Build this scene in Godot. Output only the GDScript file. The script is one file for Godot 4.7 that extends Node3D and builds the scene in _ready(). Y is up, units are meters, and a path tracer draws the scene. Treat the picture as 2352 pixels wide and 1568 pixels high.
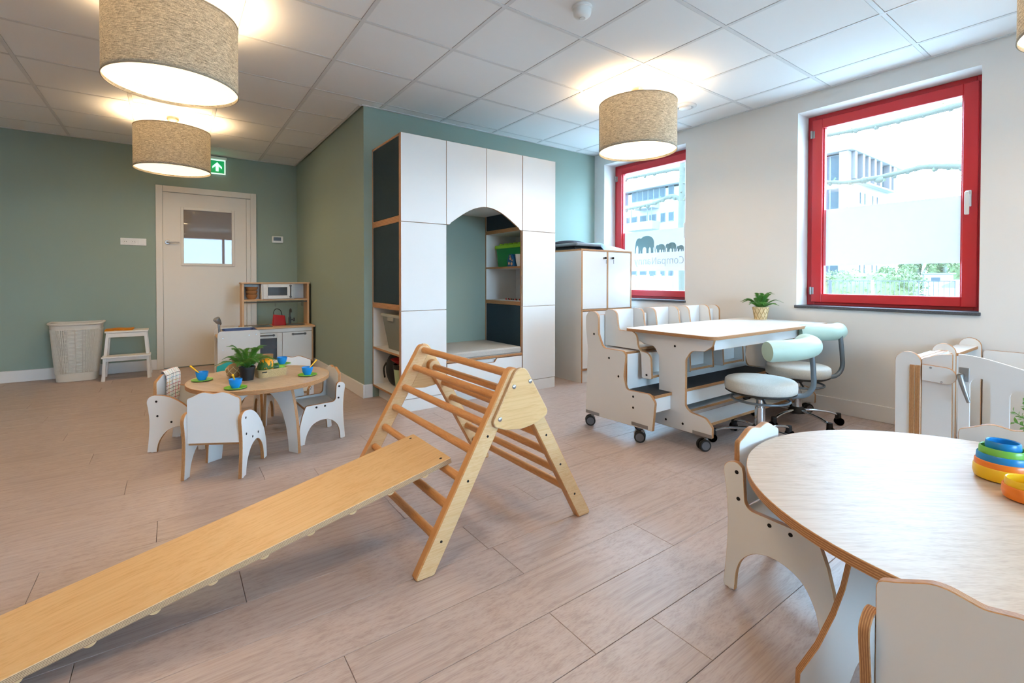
extends Node3D

# ---------------------------------------------------------------- mesh tools
class Surf:
	var v := PackedVector3Array()
	var n := PackedVector3Array()
	var t := PackedVector2Array()

class G:
	var s := {}
	var cur: Surf
	var xf := Transform3D.IDENTITY
	func use(k: String) -> G:
		if not s.has(k):
			s[k] = Surf.new()
		cur = s[k]
		return self
	func tri(a: Vector3, b: Vector3, c: Vector3, na: Vector3, nb: Vector3, nc: Vector3, ta := Vector2.ZERO, tb := Vector2.ZERO, tc := Vector2.ZERO) -> void:
		if (b - a).cross(c - a).dot(na + nb + nc) > 0.0:
			var q := b
			b = c
			c = q
			q = nb
			nb = nc
			nc = q
			var w := tb
			tb = tc
			tc = w
		cur.v.append(xf * a)
		cur.v.append(xf * b)
		cur.v.append(xf * c)
		cur.n.append((xf.basis * na).normalized())
		cur.n.append((xf.basis * nb).normalized())
		cur.n.append((xf.basis * nc).normalized())
		cur.t.append(ta)
		cur.t.append(tb)
		cur.t.append(tc)
	func quad(a: Vector3, b: Vector3, c: Vector3, d: Vector3, n: Vector3, ta := Vector2.ZERO, tb := Vector2.ZERO, tc := Vector2.ZERO, td := Vector2.ZERO) -> void:
		tri(a, b, c, n, n, n, ta, tb, tc)
		tri(a, c, d, n, n, n, ta, tc, td)
	# bevelled box, centre c, size z
	func box(c: Vector3, z: Vector3, b := 0.002, uvo := Vector2.ZERO) -> G:
		var h := z * 0.5
		b = minf(b, minf(h.x, minf(h.y, h.z)) * 0.6)
		for ax in 3:
			for sg in [-1.0, 1.0]:
				var u := (ax + 1) % 3
				var w := (ax + 2) % 3
				var p: Array[Vector3] = []
				var tt: Array[Vector2] = []
				for k in [[-1, -1], [1, -1], [1, 1], [-1, 1]]:
					var q := Vector3.ZERO
					q[ax] = sg * h[ax]
					q[u] = k[0] * (h[u] - b)
					q[w] = k[1] * (h[w] - b)
					p.append(c + q)
					if ax == 1:
						tt.append(Vector2(q.x, q.z) + uvo)
					elif ax == 0:
						tt.append(Vector2(q.z, q.y) + uvo)
					else:
						tt.append(Vector2(q.x, q.y) + uvo)
				var n := Vector3.ZERO
				n[ax] = sg
				quad(p[0], p[1], p[2], p[3], n, tt[0], tt[1], tt[2], tt[3])
		if b <= 0.0:
			return self
		for ax in 3:
			var u := (ax + 1) % 3
			var w := (ax + 2) % 3
			for su in [-1.0, 1.0]:
				for sw in [-1.0, 1.0]:
					var a0 := Vector3.ZERO
					a0[ax] = -(h[ax] - b)
					a0[u] = su * h[u]
					a0[w] = sw * (h[w] - b)
					var a1 := a0
					a1[ax] = h[ax] - b
					var b0 := a0
					b0[u] = su * (h[u] - b)
					b0[w] = sw * h[w]
					var b1 := b0
					b1[ax] = h[ax] - b
					var n := Vector3.ZERO
					n[u] = su
					n[w] = sw
					quad(c + a0, c + a1, c + b1, c + b0, n.normalized(), Vector2(0, 0) + uvo, Vector2(z[ax], 0) + uvo, Vector2(z[ax], b) + uvo, Vector2(0, b) + uvo)
		for sx in [-1.0, 1.0]:
			for sy in [-1.0, 1.0]:
				for sz in [-1.0, 1.0]:
					var k := Vector3(sx, sy, sz)
					var e := h - Vector3(b, b, b)
					var n := k.normalized()
					tri(c + Vector3(sx * h.x, sy * e.y, sz * e.z), c + Vector3(sx * e.x, sy * h.y, sz * e.z), c + Vector3(sx * e.x, sy * e.y, sz * h.z), n, n, n, uvo, uvo, uvo)
		return self
	# flat sheet cut to an outline (xy plane), thickness t about z = 0; face and edge materials
	func sheet(poly: PackedVector2Array, t: float, face: String, edge: String, c := 0.0012, uvs := Vector2(1, 1), uvo := Vector2.ZERO) -> G:
		var m := poly.size()
		var area := 0.0
		for i in m:
			area += poly[i].cross(poly[(i + 1) % m])
		if area < 0.0:
			poly = poly.duplicate()
			poly.reverse()
		var en: Array[Vector2] = []
		for i in m:
			var d := (poly[(i + 1) % m] - poly[i]).normalized()
			en.append(Vector2(d.y, -d.x))
		var inner := PackedVector2Array()
		for i in m:
			var a := en[(i + m - 1) % m]
			var b := en[i]
			var bis := (a + b).normalized()
			inner.append(poly[i] - bis * c / maxf(0.5, bis.dot(b)))
		var idx := Geometry2D.triangulate_polygon(inner)
		var h := t * 0.5
		use(face)
		for k in range(0, idx.size(), 3):
			for sg in [-1.0, 1.0]:
				var p: Array[Vector3] = []
				var q: Array[Vector2] = []
				for j in 3:
					var w := inner[idx[k + j]]
					p.append(Vector3(w.x, w.y, sg * h))
					q.append(w * uvs + uvo)
				var n := Vector3(0, 0, sg)
				tri(p[0], p[1], p[2], n, n, n, q[0], q[1], q[2])
		use(edge)
		var run := 0.0
		for i in m:
			var j := (i + 1) % m
			var a := poly[i]
			var b := poly[j]
			var l := a.distance_to(b)
			var n0 := en[i]
			var n1 := en[i]
			if en[(i + m - 1) % m].dot(en[i]) > 0.8:
				n0 = (en[(i + m - 1) % m] + en[i]).normalized()
			if en[j].dot(en[i]) > 0.8:
				n1 = (en[j] + en[i]).normalized()
			var na := Vector3(n0.x, n0.y, 0)
			var nb := Vector3(n1.x, n1.y, 0)
			var e := h - c
			var u0 := Vector2(run, 0.05)
			var u1 := Vector2(run + l, 0.05)
			var u2 := Vector2(run + l, 0.95)
			var u3 := Vector2(run, 0.95)
			tri(Vector3(a.x, a.y, -e), Vector3(b.x, b.y, -e), Vector3(b.x, b.y, e), na, nb, nb, u0, u1, u2)
			tri(Vector3(a.x, a.y, -e), Vector3(b.x, b.y, e), Vector3(a.x, a.y, e), na, nb, na, u0, u2, u3)
			if c > 0.0:
				for sg in [-1.0, 1.0]:
					var ia := inner[i]
					var ib := inner[j]
					var ma := (na + Vector3(0, 0, sg)).normalized()
					var mb := (nb + Vector3(0, 0, sg)).normalized()
					var vv := 0.5 + 0.48 * float(sg)
					tri(Vector3(a.x, a.y, sg * e), Vector3(b.x, b.y, sg * e), Vector3(ib.x, ib.y, sg * h), ma, mb, mb, Vector2(run, vv), Vector2(run + l, vv), Vector2(run + l, vv))
					tri(Vector3(a.x, a.y, sg * e), Vector3(ib.x, ib.y, sg * h), Vector3(ia.x, ia.y, sg * h), ma, mb, ma, Vector2(run, vv), Vector2(run + l, vv), Vector2(run, vv))
			run += l
		return self
	# surface of revolution about y; profile of (radius, height)
	func lathe(pr: Array, seg := 32, at := Vector3.ZERO, sharp := 0.75, uvw := 1.0) -> G:
		var m := pr.size()
		var sn: Array[Vector2] = []
		for i in m - 1:
			var d: Vector2 = (pr[i + 1] - pr[i])
			d = d.normalized()
			sn.append(Vector2(d.y, -d.x))
		var run := 0.0
		for i in m - 1:
			var a: Vector2 = pr[i]
			var b: Vector2 = pr[i + 1]
			var n0 := sn[i]
			var n1 := sn[i]
			if i > 0 and sn[i - 1].dot(sn[i]) > sharp:
				n0 = (sn[i - 1] + sn[i]).normalized()
			if i < m - 2 and sn[i + 1].dot(sn[i]) > sharp:
				n1 = (sn[i + 1] + sn[i]).normalized()
			var l := a.distance_to(b)
			for k in seg:
				var f := TAU * k / seg
				var g := TAU * (k + 1) / seg
				var cf := Vector3(cos(f), 0, sin(f))
				var cg := Vector3(cos(g), 0, sin(g))
				var p0 := at + cf * a.x + Vector3(0, a.y, 0)
				var p1 := at + cg * a.x + Vector3(0, a.y, 0)
				var p2 := at + cg * b.x + Vector3(0, b.y, 0)
				var p3 := at + cf * b.x + Vector3(0, b.y, 0)
				var m0 := cf * n0.x + Vector3(0, n0.y, 0)
				var m1 := cg * n0.x + Vector3(0, n0.y, 0)
				var m2 := cg * n1.x + Vector3(0, n1.y, 0)
				var m3 := cf * n1.x + Vector3(0, n1.y, 0)
				var u0 := Vector2(float(k) / seg * uvw, run)
				var u1 := Vector2(float(k + 1) / seg * uvw, run)
				var u2 := Vector2(float(k + 1) / seg * uvw, run + l)
				var u3 := Vector2(float(k) / seg * uvw, run + l)
				if a.x > 0.00001:
					tri(p0, p1, p2, m0, m1, m2, u0, u1, u2)
				if b.x > 0.00001:
					tri(p0, p2, p3, m0, m2, m3, u0, u2, u3)
			run += l
		return self
	# swept round bar along points; radius one value or one per point
	func tube(pts: Array, rad, seg := 10, caps := true, squash := 1.0) -> G:
		var m := pts.size()
		var dirs: Array[Vector3] = []
		for i in m:
			var a: Vector3 = pts[maxi(i - 1, 0)]
			var b: Vector3 = pts[mini(i + 1, m - 1)]
			dirs.append((b - a).normalized())
		var up := Vector3.UP if absf(dirs[0].y) < 0.9 else Vector3.RIGHT
		var side := dirs[0].cross(up).normalized()
		var rings := []
		var norms := []
		var run := 0.0
		var runs := []
		for i in m:
			side = (side - dirs[i] * side.dot(dirs[i])).normalized()
			var top := side.cross(dirs[i]).normalized()
			var r: float = rad[i] if rad is Array else rad
			var ring := PackedVector3Array()
			var nn := PackedVector3Array()
			for k in seg:
				var f := TAU * k / seg
				var o := side * cos(f) + top * sin(f) * squash
				ring.append(pts[i] + o * r)
				nn.append((side * cos(f) * squash + top * sin(f)).normalized())
			rings.append(ring)
			norms.append(nn)
			if i > 0:
				run += (pts[i] as Vector3).distance_to(pts[i - 1])
			runs.append(run)
		for i in m - 1:
			for k in seg:
				var j := (k + 1) % seg
				var ua := Vector2(runs[i], float(k) / seg * 0.1)
				var ub := Vector2(runs[i], float(k + 1) / seg * 0.1)
				var uc := Vector2(runs[i + 1], float(k + 1) / seg * 0.1)
				var ud := Vector2(runs[i + 1], float(k) / seg * 0.1)
				tri(rings[i][k], rings[i][j], rings[i + 1][j], norms[i][k], norms[i][j], norms[i + 1][j], ua, ub, uc)
				tri(rings[i][k], rings[i + 1][j], rings[i + 1][k], norms[i][k], norms[i + 1][j], norms[i + 1][k], ua, uc, ud)
		if caps:
			for e in [0, m - 1]:
				var n: Vector3 = -dirs[e] if e == 0 else dirs[e]
				for k in seg:
					tri(pts[e], rings[e][k], rings[e][(k + 1) % seg], n, n, n)
		return self
	# sheet of points p(u, v), u and v in 0..1
	func grid(nu: int, nv: int, p: Callable, uvs := Vector2(1, 1)) -> G:
		var q := []
		for i in nu + 1:
			var row: Array[Vector3] = []
			for j in nv + 1:
				row.append(p.call(float(i) / nu, float(j) / nv))
			q.append(row)
		var nn := []
		for i in nu + 1:
			var row: Array[Vector3] = []
			for j in nv + 1:
				var du: Vector3 = q[mini(i + 1, nu)][j] - q[maxi(i - 1, 0)][j]
				var dv: Vector3 = q[i][mini(j + 1, nv)] - q[i][maxi(j - 1, 0)]
				var c := du.cross(dv)
				row.append(c.normalized() if c.length() > 1e-12 else Vector3.UP)
			nn.append(row)
		for i in nu:
			for j in nv:
				var a := Vector2(float(i) / nu, float(j) / nv) * uvs
				var b := Vector2(float(i + 1) / nu, float(j) / nv) * uvs
				var c := Vector2(float(i + 1) / nu, float(j + 1) / nv) * uvs
				var d := Vector2(float(i) / nu, float(j + 1) / nv) * uvs
				tri(q[i][j], q[i + 1][j], q[i + 1][j + 1], nn[i][j], nn[i + 1][j], nn[i + 1][j + 1], a, b, c)
				tri(q[i][j], q[i + 1][j + 1], q[i][j + 1], nn[i][j], nn[i + 1][j + 1], nn[i][j + 1], a, c, d)
		return self
	func at(p: Vector3, b := Basis.IDENTITY) -> G:
		xf = Transform3D(b, p)
		return self

# corners (x, y, radius) to an outline with rounded corners
func rp(c: Array) -> PackedVector2Array:
	var out := PackedVector2Array()
	var m := c.size()
	for i in m:
		var p := Vector2(c[i][0], c[i][1])
		var r: float = c[i][2] if c[i].size() > 2 else 0.0
		if r <= 0.0:
			out.append(p)
			continue
		var a := Vector2(c[(i + m - 1) % m][0], c[(i + m - 1) % m][1]) - p
		var b := Vector2(c[(i + 1) % m][0], c[(i + 1) % m][1]) - p
		var da := a.normalized()
		var db := b.normalized()
		var ang := acos(clampf(da.dot(db), -1, 1))
		if ang > PI - 0.02:
			out.append(p)
			continue
		var tl := minf(r / tan(ang / 2), minf(a.length(), b.length()) * 0.49)
		r = tl * tan(ang / 2)
		var cen := p + (da + db).normalized() * r / sin(ang / 2)
		var s := p + da * tl - cen
		var e := p + db * tl - cen
		var sweep := s.angle_to(e)
		var k := clampi(ceili(absf(sweep) / 0.22), 2, 14)
		for j in k + 1:
			out.append(cen + s.rotated(sweep * j / k))
	return out

# smooth closed or open curve through points
func spline(p: Array, per := 4) -> PackedVector2Array:
	var out := PackedVector2Array()
	for i in p.size() - 1:
		var a: Vector2 = p[maxi(i - 1, 0)]
		var b: Vector2 = p[i]
		var c: Vector2 = p[i + 1]
		var d: Vector2 = p[mini(i + 2, p.size() - 1)]
		for k in per:
			out.append(b.cubic_interpolate(c, a, d, float(k) / per))
	out.append(p[p.size() - 1])
	return out

func spline3(p: Array, per := 4) -> Array:
	var out := []
	for i in p.size() - 1:
		var a: Vector3 = p[maxi(i - 1, 0)]
		var b: Vector3 = p[i]
		var c: Vector3 = p[i + 1]
		var d: Vector3 = p[mini(i + 2, p.size() - 1)]
		for k in per:
			out.append(b.cubic_interpolate(c, a, d, float(k) / per))
	out.append(p[p.size() - 1])
	return out

func disc(r: float, n := 48, c := Vector2.ZERO) -> PackedVector2Array:
	var o := PackedVector2Array()
	for k in n:
		o.append(c + Vector2(cos(TAU * k / n), sin(TAU * k / n)) * r)
	return o

func rect(x0: float, y0: float, x1: float, y1: float, r := 0.0) -> PackedVector2Array:
	return rp([[x0, y0, r], [x1, y0, r], [x1, y1, r], [x0, y1, r]])

const UPRIGHT_X := Basis(Vector3(0, 0, 1), Vector3(0, 1, 0), Vector3(-1, 0, 0))   # outline x runs along +z, thickness along x
const FLAT := Basis(Vector3(1, 0, 0), Vector3(0, 0, 1), Vector3(0, -1, 0))        # outline y runs along +z, thickness along y

# ---------------------------------------------------------------- nodes
var taken := {}
var M := {}
var rng := RandomNumberGenerator.new()

func numbered(n: String) -> String:
	taken[n] = int(taken.get(n, -1)) + 1
	return n if taken[n] == 0 else "%s_%03d" % [n, taken[n]]

func thing(called: String, label: String, category: String, at := Vector3.ZERO, turn := 0.0, group := "") -> Node3D:
	var o := Node3D.new()
	o.name = numbered(called)
	add_child(o)
	o.position = at
	o.rotation.y = turn
	o.set_meta("label", label)
	o.set_meta("category", category)
	if group != "":
		o.set_meta("group", group)
	return o

func mesh_of(g: G) -> ArrayMesh:
	var am := ArrayMesh.new()
	for k in g.s:
		var s: Surf = g.s[k]
		if s.v.size() == 0:
			continue
		var a := []
		a.resize(Mesh.ARRAY_MAX)
		a[Mesh.ARRAY_VERTEX] = s.v
		a[Mesh.ARRAY_NORMAL] = s.n
		a[Mesh.ARRAY_TEX_UV] = s.t
		am.add_surface_from_arrays(Mesh.PRIMITIVE_TRIANGLES, a)
		am.surface_set_material(am.get_surface_count() - 1, M[k])
	return am

func part(called: String, g: G, parent: Node3D, at := Vector3.ZERO, label := "") -> MeshInstance3D:
	var o := MeshInstance3D.new()
	o.name = called
	o.mesh = mesh_of(g)
	parent.add_child(o, true)
	o.position = at
	if label != "":
		o.set_meta("label", label)
	return o

func solo(called: String, g: G, label: String, category: String, at := Vector3.ZERO, turn := 0.0, group := "") -> MeshInstance3D:
	var o := MeshInstance3D.new()
	o.name = numbered(called)
	o.mesh = mesh_of(g)
	add_child(o)
	o.position = at
	o.rotation.y = turn
	o.set_meta("label", label)
	o.set_meta("category", category)
	if group != "":
		o.set_meta("group", group)
	return o

func struct(called: String, g: G, label := "", at := Vector3.ZERO) -> MeshInstance3D:
	var o := MeshInstance3D.new()
	o.name = numbered(called)
	o.mesh = mesh_of(g)
	add_child(o)
	o.position = at
	o.set_meta("kind", "structure")
	if label != "":
		o.set_meta("label", label)
	return o

func copy_of(o: Node3D, at: Vector3, turn: float, called: String, label := "") -> Node3D:
	var c: Node3D = o.duplicate()
	c.name = numbered(called)
	add_child(c)
	c.position = at
	c.rotation.y = turn
	if label != "":
		c.set_meta("label", label)
	return c

# ---------------------------------------------------------------- materials
func lin(r: float, g: float, b: float) -> Color:
	return Color(r, g, b)

func mat(k: String, c: Color, rough := 0.5, metal := 0.0, extra := {}) -> StandardMaterial3D:
	var m := StandardMaterial3D.new()
	m.resource_name = k
	m.albedo_color = c
	m.roughness = rough
	m.metallic = metal
	for e in extra:
		m.set(e, extra[e])
	M[k] = m
	return m

func noise(seed_: int, freq: float, oct := 3) -> FastNoiseLite:
	var n := FastNoiseLite.new()
	n.seed = seed_
	n.noise_type = FastNoiseLite.TYPE_SIMPLEX_SMOOTH
	n.frequency = freq
	n.fractal_octaves = oct
	return n

# wood print: long grain along u, cover of su x sv metres per repeat
func wood_image(w: int, h: int, base: Color, dark: Color, pale: Color, seed_: int, figure := 1.0, lines := 0.5) -> ImageTexture:
	var im := Image.create(w, h, false, Image.FORMAT_RGB8)
	var n1 := noise(seed_, 1.0, 3)
	var n2 := noise(seed_ + 7, 1.0, 2)
	var n3 := noise(seed_ + 13, 1.0, 2)
	for y in h:
		for x in w:
			var u := float(x) / w
			var v := float(y) / h
			var e := 0.5 - 0.5 * cos(TAU * u)      # fold so that both ends meet
			var wob := n2.get_noise_2d(e * 2.2, v * 5.0) * figure
			var a := n1.get_noise_2d(e * 3.0, (v + wob * 0.10) * 34.0)
			var f := n3.get_noise_2d(e * 16.0, (v + wob * 0.05) * 190.0)
			var p := n2.get_noise_2d(e * 5.0 + 50.0, v * 4.0)
			var t := clampf(0.5 + a * 0.34 + f * 0.24 + p * 0.10, 0, 1)
			var c := base.lerp(dark, clampf((t - 0.5) * 2.0, 0, 1) * 0.8).lerp(pale, clampf((0.5 - t) * 2.0, 0, 1) * 0.8)
			if f > 0.25:
				c = c.lerp(dark, (f - 0.25) * lines)
			im.set_pixel(x, y, c)
	return ImageTexture.create_from_image(im)

func make_materials() -> void:
	mat("wall_white", Color(0.86, 0.85, 0.835), 0.9)
	mat("sage", Color(0.545, 0.61, 0.57), 0.85)
	mat("tile", Color(0.90, 0.90, 0.895), 0.95)
	mat("rail", Color(0.82, 0.82, 0.815), 0.6)
	mat("plenum", Color(0.10, 0.10, 0.10), 0.95)
	mat("skirting", Color(0.87, 0.86, 0.85), 0.5)
	mat("laminate", Color(0.875, 0.87, 0.86), 0.32)
	mat("white_paint", Color(0.86, 0.85, 0.83), 0.45)
	mat("white_plastic", Color(0.88, 0.88, 0.87), 0.35)
	mat("door_white", Color(0.85, 0.82, 0.77), 0.45)
	mat("screed", Color(0.32, 0.30, 0.28), 0.9)
	mat("bolt", Color(0.10, 0.10, 0.11), 0.4, 0.6)
	mat("screw", Color(0.72, 0.75, 0.79), 0.25, 0.9)
	mat("steel", Color(0.62, 0.62, 0.62), 0.35, 0.9)
	mat("chrome", Color(0.82, 0.84, 0.86), 0.08, 1.0)
	mat("grey_tube", Color(0.42, 0.46, 0.49), 0.4, 0.4)
	mat("rubber", Color(0.07, 0.075, 0.08), 0.6)
	mat("wheel_grey", Color(0.36, 0.36, 0.38), 0.5)
	mat("red", Color(0.76, 0.15, 0.18), 0.35)
	mat("granite", Color(1, 1, 1), 0.35)
	mat("navy", Color(0.075, 0.135, 0.17), 0.95)
	mat("tile_felt", Color(0.70, 0.68, 0.64), 0.95)
	mat("brushed", Color(0.72, 0.66, 0.58), 0.3, 0.95)
	mat("felt_grey", Color(0.23, 0.24, 0.28), 0.95)
	mat("mint", Color(0.70, 0.81, 0.76), 0.42)
	mat("seat_felt", Color(1, 1, 1), 0.95)
	mat("grey_tub", Color(0.42, 0.42, 0.38), 0.5)
	mat("grey_lid", Color(0.60, 0.60, 0.56), 0.5)
	mat("black", Color(0.03, 0.03, 0.035), 0.6)
	mat("black_pot", Color(0.06, 0.06, 0.065), 0.5)
	mat("bag_red", Color(0.62, 0.02, 0.05), 0.55)
	mat("lime_pail", Color(0.62, 0.67, 0.50), 0.5)
	mat("green_box", Color(0.0, 0.50, 0.20), 0.35)
	mat("lime_lid", Color(0.55, 0.78, 0.05), 0.35)
	mat("gift_blue", Color(0.03, 0.30, 0.46), 0.6)
	mat("gift_print", Color(0.85, 0.62, 0.45), 0.6)
	mat("white_bowl", Color(0.90, 0.90, 0.89), 0.3)
	mat("cup_blue", Color(0.03, 0.52, 0.83), 0.35)
	mat("saucer_green", Color(0.47, 0.73, 0.22), 0.4)
	mat("spoon_yellow", Color(0.93, 0.72, 0.13), 0.4)
	mat("stack_yellow", Color(0.93, 0.75, 0.12), 0.3)
	mat("stack_orange", Color(0.93, 0.50, 0.13), 0.3)
	mat("stack_blue", Color(0.10, 0.52, 0.78), 0.3)
	mat("stack_green", Color(0.46, 0.75, 0.30), 0.3)
	mat("stack_teal", Color(0.0, 0.62, 0.38), 0.3)
	mat("teal", Color(0.16, 0.66, 0.65), 0.5)
	mat("cloth_yellow", Color(0.80, 0.50, 0.10), 0.95)
	mat("jute", Color(0.78, 0.66, 0.46), 0.95)
	mat("wicker", Color(0.62, 0.47, 0.30), 0.85)
	mat("wicker_pale", Color(0.85, 0.75, 0.58), 0.85)
	mat("pink", Color(0.80, 0.45, 0.50), 0.7)
	mat("bowl_wood", Color(0.68, 0.46, 0.28), 0.5)
	mat("duktig", Color(0.80, 0.64, 0.47), 0.5)
	mat("handle_grey", Color(0.30, 0.31, 0.31), 0.45)
	mat("faucet", Color(0.30, 0.30, 0.29), 0.35, 0.7)
	mat("hob", Color(0.25, 0.25, 0.25), 0.25)
	mat("sink_steel", Color(0.48, 0.49, 0.50), 0.3, 0.8)
	mat("tub_blue", Color(0.18, 0.40, 0.58), 0.4)
	mat("bath_blue", Color(0.22, 0.30, 0.50), 0.4)
	mat("shower_grey", Color(0.60, 0.61, 0.62), 0.3, 0.7)
	mat("basket_plastic", Color(0.80, 0.77, 0.72), 0.5)
	mat("fruit_green", Color(0.25, 0.42, 0.16), 0.45)
	mat("fruit_orange", Color(0.95, 0.60, 0.06), 0.45)
	mat("fruit_lime", Color(0.42, 0.62, 0.12), 0.45)
	mat("fruit_dark", Color(0.09, 0.28, 0.10), 0.45)
	mat("leaf", Color(0.15, 0.38, 0.11), 0.5, 0.0, {"backlight_enabled": true, "backlight": Color(0.35, 0.5, 0.2)})
	mat("bush_leaf", Color(0.32, 0.52, 0.25), 0.5, 0.0, {"backlight_enabled": true, "backlight": Color(0.35, 0.5, 0.2)})
	mat("soil", Color(0.10, 0.08, 0.06), 0.95)
	mat("pad_blue", Color(0.58, 0.68, 0.76), 0.7)
	mat("scale_grey", Color(0.45, 0.46, 0.47), 0.5)
	mat("anti_slip", Color(0.17, 0.175, 0.19), 0.8)
	mat("socket_dark", Color(0.15, 0.15, 0.15), 0.6)
	mat("lcd", Color(0.25, 0.27, 0.27), 0.3)
	mat("sign_green", Color(0.0, 0.55, 0.30), 0.4, 0.0, {"emission_enabled": true, "emission": Color(0.0, 0.62, 0.34), "emission_energy_multiplier": 0.5})
	mat("sign_white", Color(0.95, 0.97, 0.96), 0.4, 0.0, {"emission_enabled": true, "emission": Color(0.9, 1.0, 0.96), "emission_energy_multiplier": 0.7})
	mat("glass", Color(1, 1, 1, 0.03), 0.0, 0.0, {"transparency": BaseMaterial3D.TRANSPARENCY_ALPHA})
	mat("door_glass", Color(0.52, 0.49, 0.47, 0.9), 0.02, 0.0, {"transparency": BaseMaterial3D.TRANSPARENCY_ALPHA})
	mat("toy_glass", Color(0.30, 0.33, 0.36, 0.6), 0.05, 0.0, {"transparency": BaseMaterial3D.TRANSPARENCY_ALPHA})
	mat("film", Color(0.90, 0.92, 0.93), 0.6, 0.0, {"backlight_enabled": true, "backlight": Color(0.60, 0.60, 0.60)})
	mat("film_mark", Color(0.50, 0.64, 0.66), 0.6, 0.0, {"backlight_enabled": true, "backlight": Color(0.42, 0.42, 0.42)})
	mat("film_letter", Color(0.80, 0.83, 0.85), 0.6, 0.0, {"backlight_enabled": true, "backlight": Color(0.54, 0.54, 0.54)})
	mat("lamp_glow", Color(0.95, 0.93, 0.88), 0.6, 0.0, {"emission_enabled": true, "emission": Color(1.0, 0.90, 0.74), "emission_energy_multiplier": 1.5})
	mat("bulb", Color(1, 1, 1), 0.5, 0.0, {"emission_enabled": true, "emission": Color(1.0, 0.82, 0.55), "emission_energy_multiplier": 3.0})
	# outdoors
	mat("facade", Color(0.40, 0.40, 0.40), 0.8)
	mat("facade_column", Color(0.31, 0.285, 0.285), 0.8)
	mat("facade_glass", Color(0.10, 0.15, 0.17), 0.2, 0.0, {"metallic_specular": 0.25})
	mat("facade_frame", Color(0.20, 0.22, 0.23), 0.5)
	mat("asphalt", Color(0.68, 0.68, 0.66), 0.9)
	mat("bark", Color(0.215, 0.215, 0.17), 0.9)
	mat("twig", Color(0.28, 0.29, 0.28), 0.9)
	mat("hedge", Color(0.21, 0.27, 0.10), 0.8)
	mat("hedge_pale", Color(0.27, 0.33, 0.14), 0.8)
	mat("fence_metal", Color(0.09, 0.10, 0.11), 0.6)
	mat("car_white", Color(0.42, 0.43, 0.45), 0.25)
	mat("car_glass", Color(0.20, 0.25, 0.32), 0.1)
	mat("fence_wood", Color(0.40, 0.37, 0.32), 0.85)
	mat("box_dark", Color(0.35, 0.42, 0.46), 0.6)

	# printed floor plank, 1.24 m x 0.8 m of print, cut at random places
	var fl := wood_image(1024, 512, Color(0.695, 0.62, 0.585), Color(0.57, 0.485, 0.44), Color(0.755, 0.69, 0.655), 3, 0.12, 0.35)
	mat("floor", Color(1, 1, 1), 0.40, 0.0, {"albedo_texture": fl, "uv1_scale": Vector3(0.8, 1.25, 1), "metallic_specular": 0.5})
	var oak := wood_image(1024, 512, Color(0.735, 0.64, 0.54), Color(0.61, 0.505, 0.40), Color(0.795, 0.715, 0.625), 21, 0.12, 0.3)
	mat("oak_top", Color(1, 1, 1), 0.42, 0.0, {"albedo_texture": oak, "uv1_scale": Vector3(0.8, 1.6, 1)})
	var birch := wood_image(1024, 512, Color(0.87, 0.71, 0.50), Color(0.77, 0.58, 0.36), Color(0.90, 0.76, 0.56), 31, 0.25, 0.2)
	mat("birch", Color(1, 1, 1), 0.42, 0.0, {"albedo_texture": birch, "uv1_scale": Vector3(0.9, 1.5, 1)})
	var beech := wood_image(512, 256, Color(0.82, 0.63, 0.42), Color(0.70, 0.47, 0.26), Color(0.88, 0.73, 0.54), 41, 0.4, 0.4)
	mat("rung", Color(0.97, 0.90, 0.82), 0.42, 0.0, {"albedo_texture": beech, "uv1_scale": Vector3(1.0, 6.0, 1)})
	var pine := wood_image(512, 256, Color(0.86, 0.71, 0.52), Color(0.78, 0.58, 0.37), Color(0.90, 0.79, 0.63), 51, 0.3, 0.3)
	mat("rail_wood", Color(1, 1, 1), 0.45, 0.0, {"albedo_texture": pine, "uv1_scale": Vector3(1.2, 5.0, 1)})
	# plywood edge: stripes of veneers across the thickness
	var pe := Image.create(64, 32, false, Image.FORMAT_RGB8)
	var pn := noise(5, 0.15, 2)
	for y in 32:
		for x in 64:
			var band := (y * 9 / 32) % 2
			var c := Color(0.76, 0.57, 0.38) if band == 0 else Color(0.60, 0.41, 0.25)
			c = c.lerp(Color(0.45, 0.29, 0.17), clampf(pn.get_noise_2d(x, y * 3.0) * 0.6, 0, 0.5))
			pe.set_pixel(x, y, c)
	mat("ply", Color(1, 1, 1), 0.55, 0.0, {"albedo_texture": ImageTexture.create_from_image(pe), "uv1_scale": Vector3(6, 1, 1)})
	var pb := Image.create(64, 32, false, Image.FORMAT_RGB8)
	for y in 32:
		for x in 64:
			var band := (y * 11 / 32) % 2
			var c := Color(0.86, 0.74, 0.58) if band == 0 else Color(0.52, 0.40, 0.30)
			pb.set_pixel(x, y, c.lerp(Color(0.6, 0.45, 0.3), clampf(pn.get_noise_2d(x, y * 3.0) * 0.5, 0, 0.4)))
	mat("ply_pale", Color(1, 1, 1), 0.55, 0.0, {"albedo_texture": ImageTexture.create_from_image(pb), "uv1_scale": Vector3(6, 1, 1)})
	# linen: slubby weave
	var li := Image.create(1024, 512, false, Image.FORMAT_RGB8)
	var ln := noise(9, 1.0, 2)
	var lm := noise(10, 1.0, 3)
	for y in 512:
		for x in 1024:
			var weft := ln.get_noise_2d(x * 0.030, y * 1.7)
			var slub := lm.get_noise_2d(x * 0.012 + 40.0, y * 0.45)
			var warp := ln.get_noise_2d(x * 1.3, y * 0.05 + 90.0)
			var v := 0.66 + weft * 0.26 + minf(slub, 0.1) * 0.42 + warp * 0.16
			li.set_pixel(x, y, Color(v * 1.04, v * 0.98, v * 0.86))
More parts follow.
